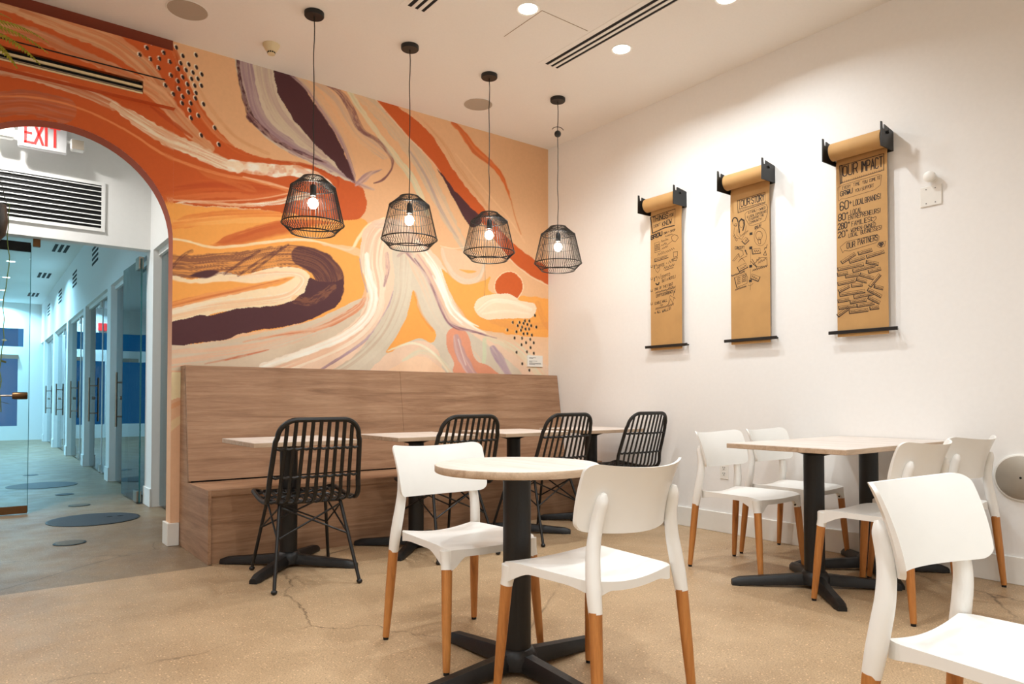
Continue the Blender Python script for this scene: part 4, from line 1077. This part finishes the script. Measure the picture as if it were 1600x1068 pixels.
for px, py, lb in ((293, 16, 'round flush ceiling speaker near the arch'), (747, 163, 'round flush ceiling speaker behind the pendant lamps')):
    p = on_z(px, py, ZC); o = thing('ceiling_speaker', lb, 'speaker', (p.x, p.y, ZC))
    MB().lathe([(.118, -.003), (.118, -.001)], 40).build('grille', 'grille', o)
    MB().lathe([(.118, -.001), (.124, -.004), (.128, -.001)], 40, cap=False).build('ring', 'ceiling', o, True)
p = on_z(424, 70, ZC)
o = thing('smoke_detector', 'cream cone-shaped smoke detector in the ceiling', 'smoke detector', (p.x, p.y, ZC))
MB().lathe([(.058, 0), (.056, -.012), (.036, -.045), (.030, -.05)], 32).build('body', 'cream_plastic', o, True)
MB().lathe([(.026, -.05), (.026, -.066), (.024, -.07)], 24).build('sensor_cap', 'cream_plastic', o, True)
for k in range(12):
    a = 2 * math.pi * k / 12
    MB().box(-.0045, .0045, -.0275, -.0255, -.062, -.053).build('vent_slot', 'dark', o).rotation_euler = (0, 0, a)

# ------------------------------------------------------------------ fittings on the right wall
p = on_x(1455, 306, XR); o = thing('blank_plate', 'white blank switch plate under a round fitting on the wall', 'wall plate', (XR, p.y, p.z))
MB().box(-.007, 0, -.06, .06, -.06, .06, .003).build('plate', 'trim_white', o)
for sy in (-.025, .025):
    for sz in (-.042, .042): MB().lathe([(.0035, -.0085), (.0035, -.006)], 8, (0, sy, sz), 'X').build('screw', 'grey_print', o)
p = on_x(1453, 276, XR - .03); o = thing('round_fitting', 'white round domed fitting on the wall above the blank plate', 'wall fitting', (XR, p.y, p.z))
MB().lathe([(.022, 0), (.022, -.02), (.031, -.026), (.032, -.046), (.022, -.052)], 24, axis='X').build('dome', 'trim_white', o, True)
p = on_x(1596, 746, XR); o = thing('wall_disc', 'large round white cover disc low on the wall', 'cover disc', (XR, p.y, p.z))
MB().lathe([(.128, 0), (.128, -.008), (.122, -.012)], 48, axis='X').build('rim', 'trim_white', o, True)
MB().lathe([(.119, -.011), (.116, -.0135)], 48, axis='X').build('face', plain('satin aluminium', srgb(176, 166, 152), .4, .3, var=.05), o, True)
MB().lathe([(.006, -.016), (.006, -.013)], 10, axis='X').build('screw', 'dark', o)
p = on_x(1132, 735, XR); o = thing('wall_outlet', 'white double outlet low on the wall behind a chair', 'outlet', (XR, p.y, p.z))
MB().box(-.006, 0, -.037, .037, -.062, .062, .002).build('plate', 'trim_white', o)
for sz in (-.022, .022):
    MB().box(-.008, -.006, -.017, .017, sz - .016, sz + .016, .001).build('receptacle', 'trim_white', o)
    for sy in (-.007, .007): MB().box(-.0088, -.0078, sy - .0018, sy + .0018, sz - .002, sz + .009).build('slot', 'dark', o)
    MB().box(-.0088, -.0078, -.003, .003, sz - .012, sz - .006).build('slot', 'dark', o)
# mural credit card
p = on_y(835, 564, YM); o = thing('caption_card', 'small white caption card on the mural above the bench', 'card', (p.x, YM, p.z))
MB().box(-.095, .095, -.012, 0, -.055, .055, .001).build('card', 'trim_white', o)
for z, w in ((.032, .085), (.026, .05), (0, .10), (-.008, .04), (-.02, .145), (-.027, .15), (-.034, .07)):
    MB().box(-.075, -.075 + w, -.0128, -.012, z - .0018, z + .0018).build('text_line', 'grey_print', o)

# ------------------------------------------------------------------ kraft paper scrolls with marker lettering
FONT = {'A': "00 26 40|12 32", 'B': "00 06 36 45 44 33 03|33 42 41 30 00", 'C': "45 36 16 05 01 10 30 41", 'D': "00 06 26 44 42 20 00", 'E': "40 00 06 46|03 33",
 'F': "00 06 46|03 33", 'G': "45 36 16 05 01 10 30 41 43 23", 'H': "00 06|40 46|03 43", 'I': "20 26", 'J': "01 10 20 31 36", 'K': "00 06|46 03 40", 'L': "06 00 40",
 'M': "00 06 23 46 40", 'N': "00 06 40 46", 'O': "10 01 05 16 36 45 41 30 10", 'P': "00 06 36 45 44 33 03", 'R': "00 06 36 45 44 33 03|23 40", 'S': "01 10 30 41 42 33 13 04 05 16 36 45",
 'T': "20 26|06 46", 'U': "06 01 10 30 41 46", 'V': "06 20 46", 'W': "06 10 23 30 46", 'X': "00 46|06 40", 'Y': "06 23 46|23 20", 'Z': "06 46 00 40", '0': "10 01 05 16 36 45 41 30 10",
 '1': "15 26 20", '2': "05 16 36 45 44 00 40", '6': "45 36 16 05 01 10 30 41 42 33 13 02", '8': "13 04 05 16 36 45 44 33 13 02 01 10 30 41 42 33", '!': "26 22|21 20", '+': "21 25|03 43",
 '-': "13 33", '&': "40 15 16 26 25 02 01 10 20 43", "'": "26 24", '.': "20 21"}
NARROW = {'I': .45, '1': .55, '!': .5, "'": .4, '.': .4, '-': .8, ' ': .6}
XP = XR - .034
class Ink:
    def __init__(s): s.m = MB(); s.k = 0; s.r = random.Random(3)
    def seg(s, a, b, w):
        a = Vector((0, a[0], a[1])); b = Vector((0, b[0], b[1])); d = b - a
        if d.length < 1e-6: d = Vector((0, 0, 1e-4)); 
        d = d.normalized(); n = Vector((0, -d.z, d.y)) * w / 2; e = d * w * .35
        s.k += 1; x = XP - .0004 - .00002 * (s.k % 7)
        s.m.add([(x, *(p.yz)) for p in (a - e - n, b + e - n, b + e + n, a - e + n)], [(0, 1, 2, 3)])
    def line(s, pts, w=.003, closed=False, jit=0):
        P = [(p[0] + s.r.uniform(-jit, jit), p[1] + s.r.uniform(-jit, jit)) for p in pts]
        if closed: P.append(P[0])
        for a, b in zip(P[:-1], P[1:]): s.seg(a, b, w)
    def text(s, st, p0, p1, h, w=.003):
        p0 = Vector(p0); p1 = Vector(p1); L = (p1 - p0).length; ux = (p1 - p0) / L; uy = Vector((0, 1))
        adv = [NARROW.get(c, 1.0) for c in st]; tot = sum(adv); x = 0; u = L / tot
        for c, ad in zip(st, adv):
            wd = u * .74 * (1 if c not in NARROW else ad)
            for pl in FONT.get(c, '').split('|'):
                if pl: s.line([p0 + ux * (x + int(q[0]) / 4 * wd + s.r.uniform(-.03, .03) * u) + uy * (int(q[1]) / 6 + s.r.uniform(-.03, .03)) * h for q in pl.split()], w)
            x += ad * u
    def scrib(s, p0, p1, h, w=.002):
        p0 = Vector(p0); p1 = Vector(p1); L = (p1 - p0).length; n = max(3, int(L / (h * .42))); pts = []
        for i in range(n + 1):
            pts.append(p0 + (p1 - p0) * (i / n) + Vector((0, (h if i % 2 else 0) * s.r.uniform(.55, 1.1))))
        s.line(pts, w)
def zmap(ox, oy, sc):
    def f(x, y):
        p = on_x(ox + x / sc, oy + y / sc, XP); return (p.y, p.z)
    return f
def hz(px_h, y_c): return px_h * (XP / 1.0) / FPX * 1.0
def scroll(label, yc, writer):
    W = .322
    o = thing('paper_scroll', label, 'paper scroll', (XR, yc, 0), 0, 'kraft paper scrolls on the white wall')
    zr, xr, rr = 2.605, -.078, .056
    for s in (-1, 1):
        y = s * (W / 2 + .022)
        poly = [(0, 2.535), (0, 2.655), (-.02, 2.660), (-.118, 2.674), (-.122, 2.645), (-.138, 2.645), (-.146, 2.684), (-.162, 2.684), (-.165, 2.535)]
        b = MB().prism(poly, lambda p, k: (p[0], y + (k - .5) * .006, p[1])).build('bracket', 'black_metal', o)
        MB().lathe([(.010, -.008), (.012, .012), (.004, .014)], 12, (xr, y + s * .006, zr + .03), 'Y').build('rod_end', 'black_metal', o, True)
    MB().box(-.008, 0, -W / 2 - .02, W / 2 + .02, 2.535, 2.56).build('back_bar', 'black_metal', o)
    MB().lathe([(rr, -W / 2), (rr, W / 2)], 40, (xr, 0, zr), 'Y').build('paper_roll', 'kraft', o, True)
    # hanging sheet: leaves the back of the roll, hangs down to the bar
    prof = [(xr + rr * math.cos(a), zr + rr * math.sin(a)) for a in np.linspace(.9, 0, 6)] + [(-.026, 2.56), (-.031, 2.51), (-.034, 2.44), (-.034, 2.0), (-.034, 1.6), (-.033, 1.44), (-.033, 1.405)]
    m = MB(); n = len(prof)
    for k in (0, 1):
        m.add([(x + (0.0007 if k else 0), y, z) for (x, z) in prof for y in (-W / 2, W / 2)], [(2 * i, 2 * i + 1, 2 * i + 3, 2 * i + 2) for i in range(n - 1)])
    pa = m.build('paper_sheet', 'kraft', o, True, False)
    MB().box(-.048, -.035, -W / 2 - .055, W / 2 + .055, 1.424, 1.446, .002).build('bottom_bar', 'black_metal', o)
    for s in (-1, 1): MB().tube([(-.036, s * (W / 2 + .035), 1.435), (0, s * (W / 2 + .035), 1.435)], .006, 8).build('standoff', 'black_metal', o)
    ink = Ink(); writer(ink)
    l = ink.m.build('lettering', 'ink', pa, False, False); l.location = (-XR, -yc, 0)
    l['label'] = 'hand lettering in black marker'; l['kind'] = 'stuff'
def rbox(ink, f, pts, w=.003, **k): ink.line([f(*p) for p in pts], w, True, **k)
def heart(ink, c, r, w=.003):
    P = [(c[0] - r * .06 * 16 * math.sin(a) ** 3, c[1] + r * .06 * (13 * math.cos(a) - 5 * math.cos(2 * a) - 2 * math.cos(3 * a) - math.cos(4 * a))) for a in np.linspace(0, 2 * math.pi, 20)]
    ink.line(P, w)
def blot(ink, c, r):
    for k in range(6): ink.seg((c[0] - r * .8, c[1] + (k - 2.5) / 3 * r * .7), (c[0] + r * .8, c[1] + (k - 2.5) / 3 * r * .7), r * .4)
def write_impact(k):
    f = zmap(1300, 230, 6.68); H = lambda z: z / 6.68 * 4.35 / FPX
    def T(st, a, b, h, w=.0032): k.text(st, f(*a), f(*b), H(h), w)
    rbox(k, f, [(105, 190), (540, 65), (540, 238), (100, 372)], .0035); rbox(k, f, [(80, 195), (105, 190), (100, 372), (88, 382)], .006)
    for i in range(22):
        x = 105 + i * 19.5; y = 372 - i * 6.0; k.seg(f(x, y), f(x + 9, y - 18), .0025)
    T('OUR', (115, 308), (280, 262), 112, .006); T('IMPACT', (302, 258), (540, 200), 108, .006)
    rbox(k, f, [(60, 425), (110, 395), (480, 285), (518, 290), (505, 395), (440, 445), (140, 535), (95, 540), (72, 562), (64, 520)], .0022)
    T('EVERY', (110, 442), (200, 418), 34, .0025); T('TIME', (222, 410), (298, 388), 34, .0025); T('YOU', (318, 384), (375, 368), 32, .0025); T('COME', (390, 362), (462, 342), 30, .0025); T('TO', (470, 338), (505, 328), 32, .0025)
    T('GROU', (88, 512), (222, 470), 48, .005); blot(k, f(172, 468), .010); T('YOU', (242, 470), (300, 452), 32, .0025); T('SUPPORT', (312, 450), (440, 410), 34, .0025)
    T('60', (85, 662), (185, 632), 88, .0065); T('+', (182, 600), (212, 592), 40, .005); T('LOCAL', (222, 612), (340, 580), 58, .004); T('BRANDS!', (345, 578), (515, 530), 54, .004)
    T('80', (68, 772), (150, 748), 72, .006); T('+', (148, 706), (176, 698), 36, .0045); T('LOCAL', (195, 702), (318, 670), 48, .0035); T('ENTREPRENEURS!', (172, 758), (512, 676), 46, .0035)
    T('280', (64, 864), (165, 836), 64, .0058); T('+', (166, 806), (194, 798), 36, .0045); T('FAMILIES!', (206, 824), (418, 768), 50, .0035); heart(k, f(434, 748), .018)
    T('20', (64, 948), (145, 926), 62, .0058); T('+', (144, 888), (172, 880), 36, .0045); T('WOMEN-OWNED', (198, 888), (462, 818), 40, .0032); T('LOCAL', (174, 942), (275, 916), 40, .0032); T('BUSINESSES!', (300, 908), (525, 852), 42, .0032)
    T('OUR', (155, 1058), (250, 1034), 60, .0042); T('PARTNERS', (272, 1020), (482, 965), 60, .0042)
    rbox(k, f, [(85, 1040), (150, 985), (440, 915), (490, 925), (488, 965), (460, 995), (250, 1060), (180, 1082), (130, 1078), (112, 1100)], .0025)
    heart(k, f(512, 1012), .014, .006); blot(k, f(512, 1012), .007); rbox(k, f, [(470, 1030), (490, 990), (560, 980), (550, 1030), (500, 1046)], .002)
    f = zmap(1300, 370, 7.63)
    for a in "125 320 285 215;320 215 480 170;215 315 395 260;420 255 625 190;405 315 550 340;75 405 380 340;255 425 515 355;440 435 585 395;70 470 190 445;165 490 320 465;330 465 490 510;75 580 280 535;290 520 410 550;465 600 585 460;90 665 215 600;235 600 365 585;500 605 605 632;95 710 395 660;265 735 490 690;420 640 580 725;75 785 205 760;220 795 410 765;425 735 560 800;85 865 295 835;305 840 505 805;80 955 210 860;210 915 430 885;455 870 560 855".split(';'):
        x1, y1, x2, y2 = map(float, a.split()); d = math.hypot(x2 - x1, y2 - y1); nx, ny = (y2 - y1) / d * 38, -(x2 - x1) / d * 38
        k.line([f(x1 + nx, y1 + ny), f(x1, y1)], .0055); k.line([f(x1, y1), f(x2, y2)], .0055)
        k.line([f(x2, y2), f(x2 + nx, y2 + ny), f(x1 + nx, y1 + ny)], .002)
        e = .06; k.scrib(f(x1 + (x2 - x1) * e + nx * .28, y1 + (y2 - y1) * e + ny * .28), f(x1 + (x2 - x1) * (1 - e) + nx * .28, y1 + (y2 - y1) * (1 - e) + ny * .28), .009, .0022)
def write_story(k):
    f = zmap(1140, 300, 13.35); H = lambda z: z / 13.35 * 5.05 / FPX
    def T(st, a, b, h, w=.003): k.text(st, f(*a), f(*b), H(h), w)
    rbox(k, f, [(205, 165), (740, 0), (740, 205), (205, 350)], .003); rbox(k, f, [(160, 180), (205, 165), (205, 350), (740, 205), (740, 225), (175, 435)], .004)
    for i in range(16): k.seg(f(180 + i * 35, 420 - i * 12.5), f(200 + i * 35, 365 - i * 9.2), .003)
    T('OUR', (238, 308), (445, 245), 130, .006); T('STORY', (462, 240), (735, 165), 130, .006)
    rbox(k, f, [(320, 460), (350, 420), (460, 372), (700, 270), (765, 255), (795, 320), (790, 440), (745, 590), (640, 640), (480, 695), (410, 690), (370, 620), (330, 560)], .0028)
    T('A FAMILY-OWNED', (392, 458), (755, 340), 48, .0025); T('& LOCAL EXPERIENCE', (365, 545), (780, 412), 46, .0025); T('TO SUPPORT THE', (388, 605), (722, 492), 44, .0025); T('COMMUNITY!', (416, 665), (680, 575), 46, .0025)
    el = lambda cx, cy, rx, ry, a0=0, a1=6.2832, n=18: [f(cx + rx * math.cos(a), cy + ry * math.sin(a)) for a in np.linspace(a0, a1, n)]
    k.line(el(115, 620, 52, 88), .0025); k.line(el(115, 610, 55, 78, math.pi, 2 * math.pi), .009); k.line(el(130, 685, 26, 26), .003)
    k.line(el(245, 660, 42, 78), .0025); k.line([f(205, 840), f(190, 720), f(195, 620), f(245, 560), f(300, 590), f(308, 680), f(275, 800)], .010)
    k.line([f(100, 740), f(90, 860), f(130, 960), f(260, 980), f(300, 900), f(330, 800), f(350, 700)], .0025); k.line([f(75, 900), f(140, 1020), f(165, 1000), f(95, 890)], .003)
    k.line([f(200, 840), f(230, 930), f(290, 860), f(390, 800), f(340, 860), f(260, 900)], .0025); k.line([f(160, 780), f(150, 900), f(220, 960)], .0025)
    T('IDEA!', (525, 780), (665, 705), 56, .004)
    k.line(el(640, 930, 130, 190), .0022); k.line(el(615, 905, 70, 90), .003); k.line([f(585, 985), f(610, 1080), f(650, 1075), f(650, 980)], .003); k.line([f(600, 940), f(620, 1000), f(640, 930)], .0022)
    blot(k, f(447, 868), .0125)
    g = zmap(1140, 375, 12.57)
    def card(x, y, w, h, ang, flip=1):
        ca, sa = math.cos(R(ang)), math.sin(R(ang)); q = lambda u, v: g(x + u * ca - v * sa, y + u * sa + v * ca)
        k.line([q(0, 0), q(w, 0), q(w, h), q(0, h)], .0022, True); k.line([q(w * (0 if flip > 0 else 1), 0), q(w * (0 if flip > 0 else 1), h)], .0065); k.line([q(0, h), q(w, h)], .0065)
        k.scrib(q(w * .14, h * .75), q(w * .86, h * .75), .018, .003)
    card(240, 20, 110, 90, -45); card(440, 180, 160, 95, -8); card(150, 535, 185, 95, -28); card(440, 660, 170, 95, 22, -1)
    for c in ((415, 152), (415, 512), (410, 800)): blot(k, g(*c), .0125)
    k.line([g(415, 190), g(410, 470)], .002); k.line([g(412, 560), g(410, 760)], .002); k.line([g(408, 850), g(405, 980)], .002)
    k.text('CONCEPT', g(105, 180), g(300, 168), .020, .0032); k.scrib(g(300, 200), g(345, 300), .014, .005)
    k.line([g(60, 400), g(170, 270), g(190, 290), g(90, 410)], .003, True); k.line([g(170, 180), g(260, 210), g(270, 290), g(200, 340), g(180, 260)], .003); k.line([g(200, 380), g(340, 310)], .003); k.line([g(170, 430), g(240, 350), g(300, 420)], .003)
    k.line([g(420, 420), g(540, 540), g(440, 370)], .004); k.line([g(460, 480), g(620, 340), g(730, 340), g(740, 500), g(560, 520)], .003, True); k.line(el(640, 1330, 40, 40), .0001)
    k.scrib(g(560, 470), g(720, 380), .02, .003); k.scrib(g(520, 440), g(600, 360), .02, .003); k.scrib(g(450, 610), g(740, 520), .016, .004)
    k.line([g(665, 290), g(705, 210), g(725, 295)], .004, True); k.scrib(g(680, 190), g(740, 140), .02, .004)
    k.line([g(95, 740), g(140, 930)], .006); k.line([g(140, 930), g(340, 850), g(355, 740), g(320, 650), g(95, 740)], .003)
    for q in range(4): k.scrib(g(150, 760 + q * 38), g(215, 735 + q * 38), .010, .0028); k.scrib(g(240, 725 + q * 36), g(330, 690 + q * 38), .010, .0028)
    k.scrib(g(30, 720), g(300, 630), .013, .004); k.scrib(g(110, 990), g(330, 915), .013, .004); k.line([g(360, 880), g(410, 895), g(460, 845)], .0022)
def write_things(k):
    f = zmap(1012, 318, 11.6); H = lambda z: z / 11.6 * 5.7 / FPX
    def T(st, a, b, h, w=.0035, f_=None): k.text(st, (f_ or f)(*a), (f_ or f)(*b), H(h), w)
    k.line([f(50, 250), f(300, 160), f(500, 95)], .005); k.line([f(50, 250), f(90, 535)], .011); k.line([f(90, 535), f(300, 440), f(485, 395)], .009); k.line([f(500, 95), f(490, 360)], .003)
    T('THINGS', (95, 340), (385, 250), 92, .006); T('YOU', (395, 245), (475, 215), 55); T("DIDN'T", (112, 442), (240, 395), 55); T('KNOW', (265, 415), (445, 350), 80, .006)
    T('GROU', (60, 655), (275, 565), 70, .010); T('OWN + SHOP', (292, 555), (505, 488), 36); k.scrib(f(315, 605), f(460, 560), .012, .0025)
    k.line([f(120, 720), f(210, 690), f(225, 860), f(130, 890)], .003, True)
    for q in range(4): k.scrib(f(135, 765 + q * 30), f(215, 740 + q * 30), .008, .003)
    for q, (a, b) in enumerate((((240, 705), (375, 655)), ((240, 775), (345, 735)), ((255, 835), (365, 785)))): k.scrib(f(*a), f(*b), .017, .003)
    k.line([f(440, 640), f(430, 600), f(480, 560), f(540, 580), f(555, 620), f(500, 690), f(445, 670)], .0035, True); k.line([f(350, 750), f(440, 680)], .003)
    k.scrib(f(180, 945), f(310, 900), .022, .003); k.scrib(f(320, 900), f(485, 825), .022, .003)
    k.line([f(130, 1000), f(370, 930)], .003); k.line([f(130, 1055), f(375, 975)], .006); k.line([f(130, 1000), f(130, 1055)], .008); k.scrib(f(150, 1035), f(345, 965), .010, .0025)
    k.line([f(465, 880), f(540, 865), f(540, 950), f(470, 970)], .004, True); k.line([f(445, 1005), f(540, 975), f(520, 1030), f(450, 1020)], .004, True)
    g = zmap(1012, 400, 11.25)
    def G(st, a, b, h, w=.0033): T(st, a, b, h, w, g)
    for y in (180, 398, 608, 838): k.line([g(55, y - 18), g(55, y + 18), g(85, y + 14), g(82, y - 22)], .004)
    k.line([g(60, 770 - 740), g(66, 770 - 740)], .002)
    G('1', (105, 220), (135, 212), 60, .008); G('ST', (140, 175), (165, 168), 26); G('COFFEE', (172, 205), (300, 165), 48); G('+', (325, 140), (350, 132), 30); k.scrib(g(365, 130), g(465, 95), .026, .0035)
    heart(k, g(178, 245), .024); k.scrib(g(285, 235), g(470, 165), .020, .0035); k.line([g(300, 250), g(450, 198)], .005)
    G('1', (110, 440), (135, 434), 62, .008); G('ST', (142, 385), (168, 378), 26); k.scrib(g(165, 430), g(235, 380), .035, .003); G('CRYPTO', (240, 400), (400, 340), 54); G('BUT A HOTEL!', (255, 460), (495, 375), 46)
    k.line([g(145, 480), g(165, 502), g(190, 495), g(200, 465)], .011)
    G('ONE OF THE', (122, 605), (340, 540), 42); G('FIRST', (352, 545), (450, 505), 50); k.line([g(360, 562), g(450, 530)], .003); k.scrib(g(138, 660), g(490, 560), .017, .004); G('CRYPTOCURRENCY', (150, 728), (455, 640), 50, .004)
    k.scrib(g(455, 690), g(485, 620), .030, .004)
    G('EDIBLE WALL', (125, 855), (350, 790), 44); k.line([g(360, 850), g(395, 690), g(490, 745)], .003); k.scrib(g(370, 850), g(470, 800), .04, .003); k.scrib(g(220, 875), g(270, 862), .012, .003)
    k.scrib(g(138, 945), g(460, 860), .018, .004); G('ALL', (168, 1005), (235, 985), 46, .004); G('WALLS!', (258, 990), (415, 930), 46, .004); blot(k, g(133, 998), .006)
yc = lambda a, b, y: (on_x(a, y, XP).y + on_x(b, y, XP).y) / 2
scroll('kraft paper scroll headed THINGS YOU DIDN\'T KNOW, closest to the mural', yc(1017, 1065, 430), write_things)
scroll('kraft paper scroll headed OUR STORY with small marker drawings', yc(1142, 1203, 430), write_story)
scroll('kraft paper scroll headed OUR IMPACT with a list of numbers', yc(1307.5, 1387.5, 400), write_impact)

# ------------------------------------------------------------------ hanging plants at the left edge
def frond(m, base, dirv, length, droop, leaf=.03, n=26):
    d = Vector(dirv).normalized(); side = d.cross(Vector((0, 0, 1))).normalized(); p = Vector(base); pts = [p.copy()]
    v = d.copy()
    for i in range(n):
        v = (v + Vector((0, 0, -droop / n))).normalized(); p = p + v * length / n; pts.append(p.copy())
        q = (i + 1) / n; l = leaf * math.sin(math.pi * min(1, .15 + .85 * q)) * 1.0 + .006
        if i > 1:
            for s in (-1, 1):
                tip = p + side * s * l + v * l * .35 + Vector((0, 0, -l * .25)); w = v * length / n * .42
                m.add([p - w, p + side * s * l * .5 - w * .8 + Vector((0, 0, .002)), tip, p + side * s * l * .5 + w * 1.0, p + w], [(0, 1, 2, 3, 4)])
    m.tube(pts, .0016, 4)
def hang_pot(o, r, h):
    MB().lathe([(r * .55, 0), (r * .9, h * .25), (r, h * .6), (r * .92, h), (r * .84, h), (r * .9, h * .6), (r * .5, .03)], 28).build('pot', 'rattan', o, True)
HP = .0
pf = on_y(-78, 34, 4.62)
fo = thing('hanging_fern', 'yellow green fern spilling from a hanging pot above the arch corner', 'plant', (pf.x, pf.y, pf.z - .15))
hang_pot(fo, .13, .17)
for a in (0, 2.09, 4.19): MB().tube([(.115 * math.cos(a), .115 * math.sin(a), .165), (0, 0, ZC - (pf.z - .15) - .004)], .002, 5).build('cord', 'black_metal', fo)
rn = random.Random(5)
for k in range(16):
    a = k / 16 * 2 * math.pi + rn.uniform(-.1, .1); m = MB(); frond(m, (.03 * math.cos(a), .03 * math.sin(a), .15), (math.cos(a), math.sin(a), .55), rn.uniform(.34, .44), 1.15)
    m.build('frond', 'fern', fo, False, False)
pv = on_y(-27, 345, 3.6)
vo = thing('hanging_vine', 'leafy vine trailing from a black hanging pot beside the arch', 'plant', (pv.x, pv.y, pv.z - .09))
hang_pot(vo, .086, .165)
for a in (0, 2.09, 4.19): MB().tube([(.08 * math.cos(a), .08 * math.sin(a), .17), (0, 0, .52)], .0018, 5).build('cord', 'black_metal', vo)
MB().tube([(0, 0, .52), (0, 0, ZC - vo.location.z)], .0018, 5).build('cord', 'black_metal', vo)
for k in range(4):
    a = (.21, 2.0, 3.2, 4.4)[k]; dr = .004 if k == 0 else .12; m = MB(); p = Vector((.05 * math.cos(a), .05 * math.sin(a), .16)); pts = [p.copy(), p + Vector((.042 * math.cos(a), .042 * math.sin(a), .02))]
    ln = rn.uniform(.35, .75) if k else .88
    for i in range(20):
        q = pts[-1] + Vector((.05 * math.cos(a) * dr + rn.uniform(-.008, .008), .05 * math.sin(a) * dr + rn.uniform(-.008, .008), -ln / 20)); pts.append(q)
        if i % 2 == 0 and (k or i > 11):
            for s in (-1, 1):
                b = rn.uniform(0, 6.28); d = Vector((math.cos(b), math.sin(b), -.3)).normalized(); w = d.cross(Vector((0, 0, 1))).normalized()
                l = rn.uniform(.03, .045); m.add([q, q + d * l * .5 + w * l * .24, q + d * l, q + d * l * .5 - w * l * .24], [(0, 1, 2, 3)])
    m.tube(pts, .0018, 4); m.build('vine_stem', 'leaf', vo, False, False)
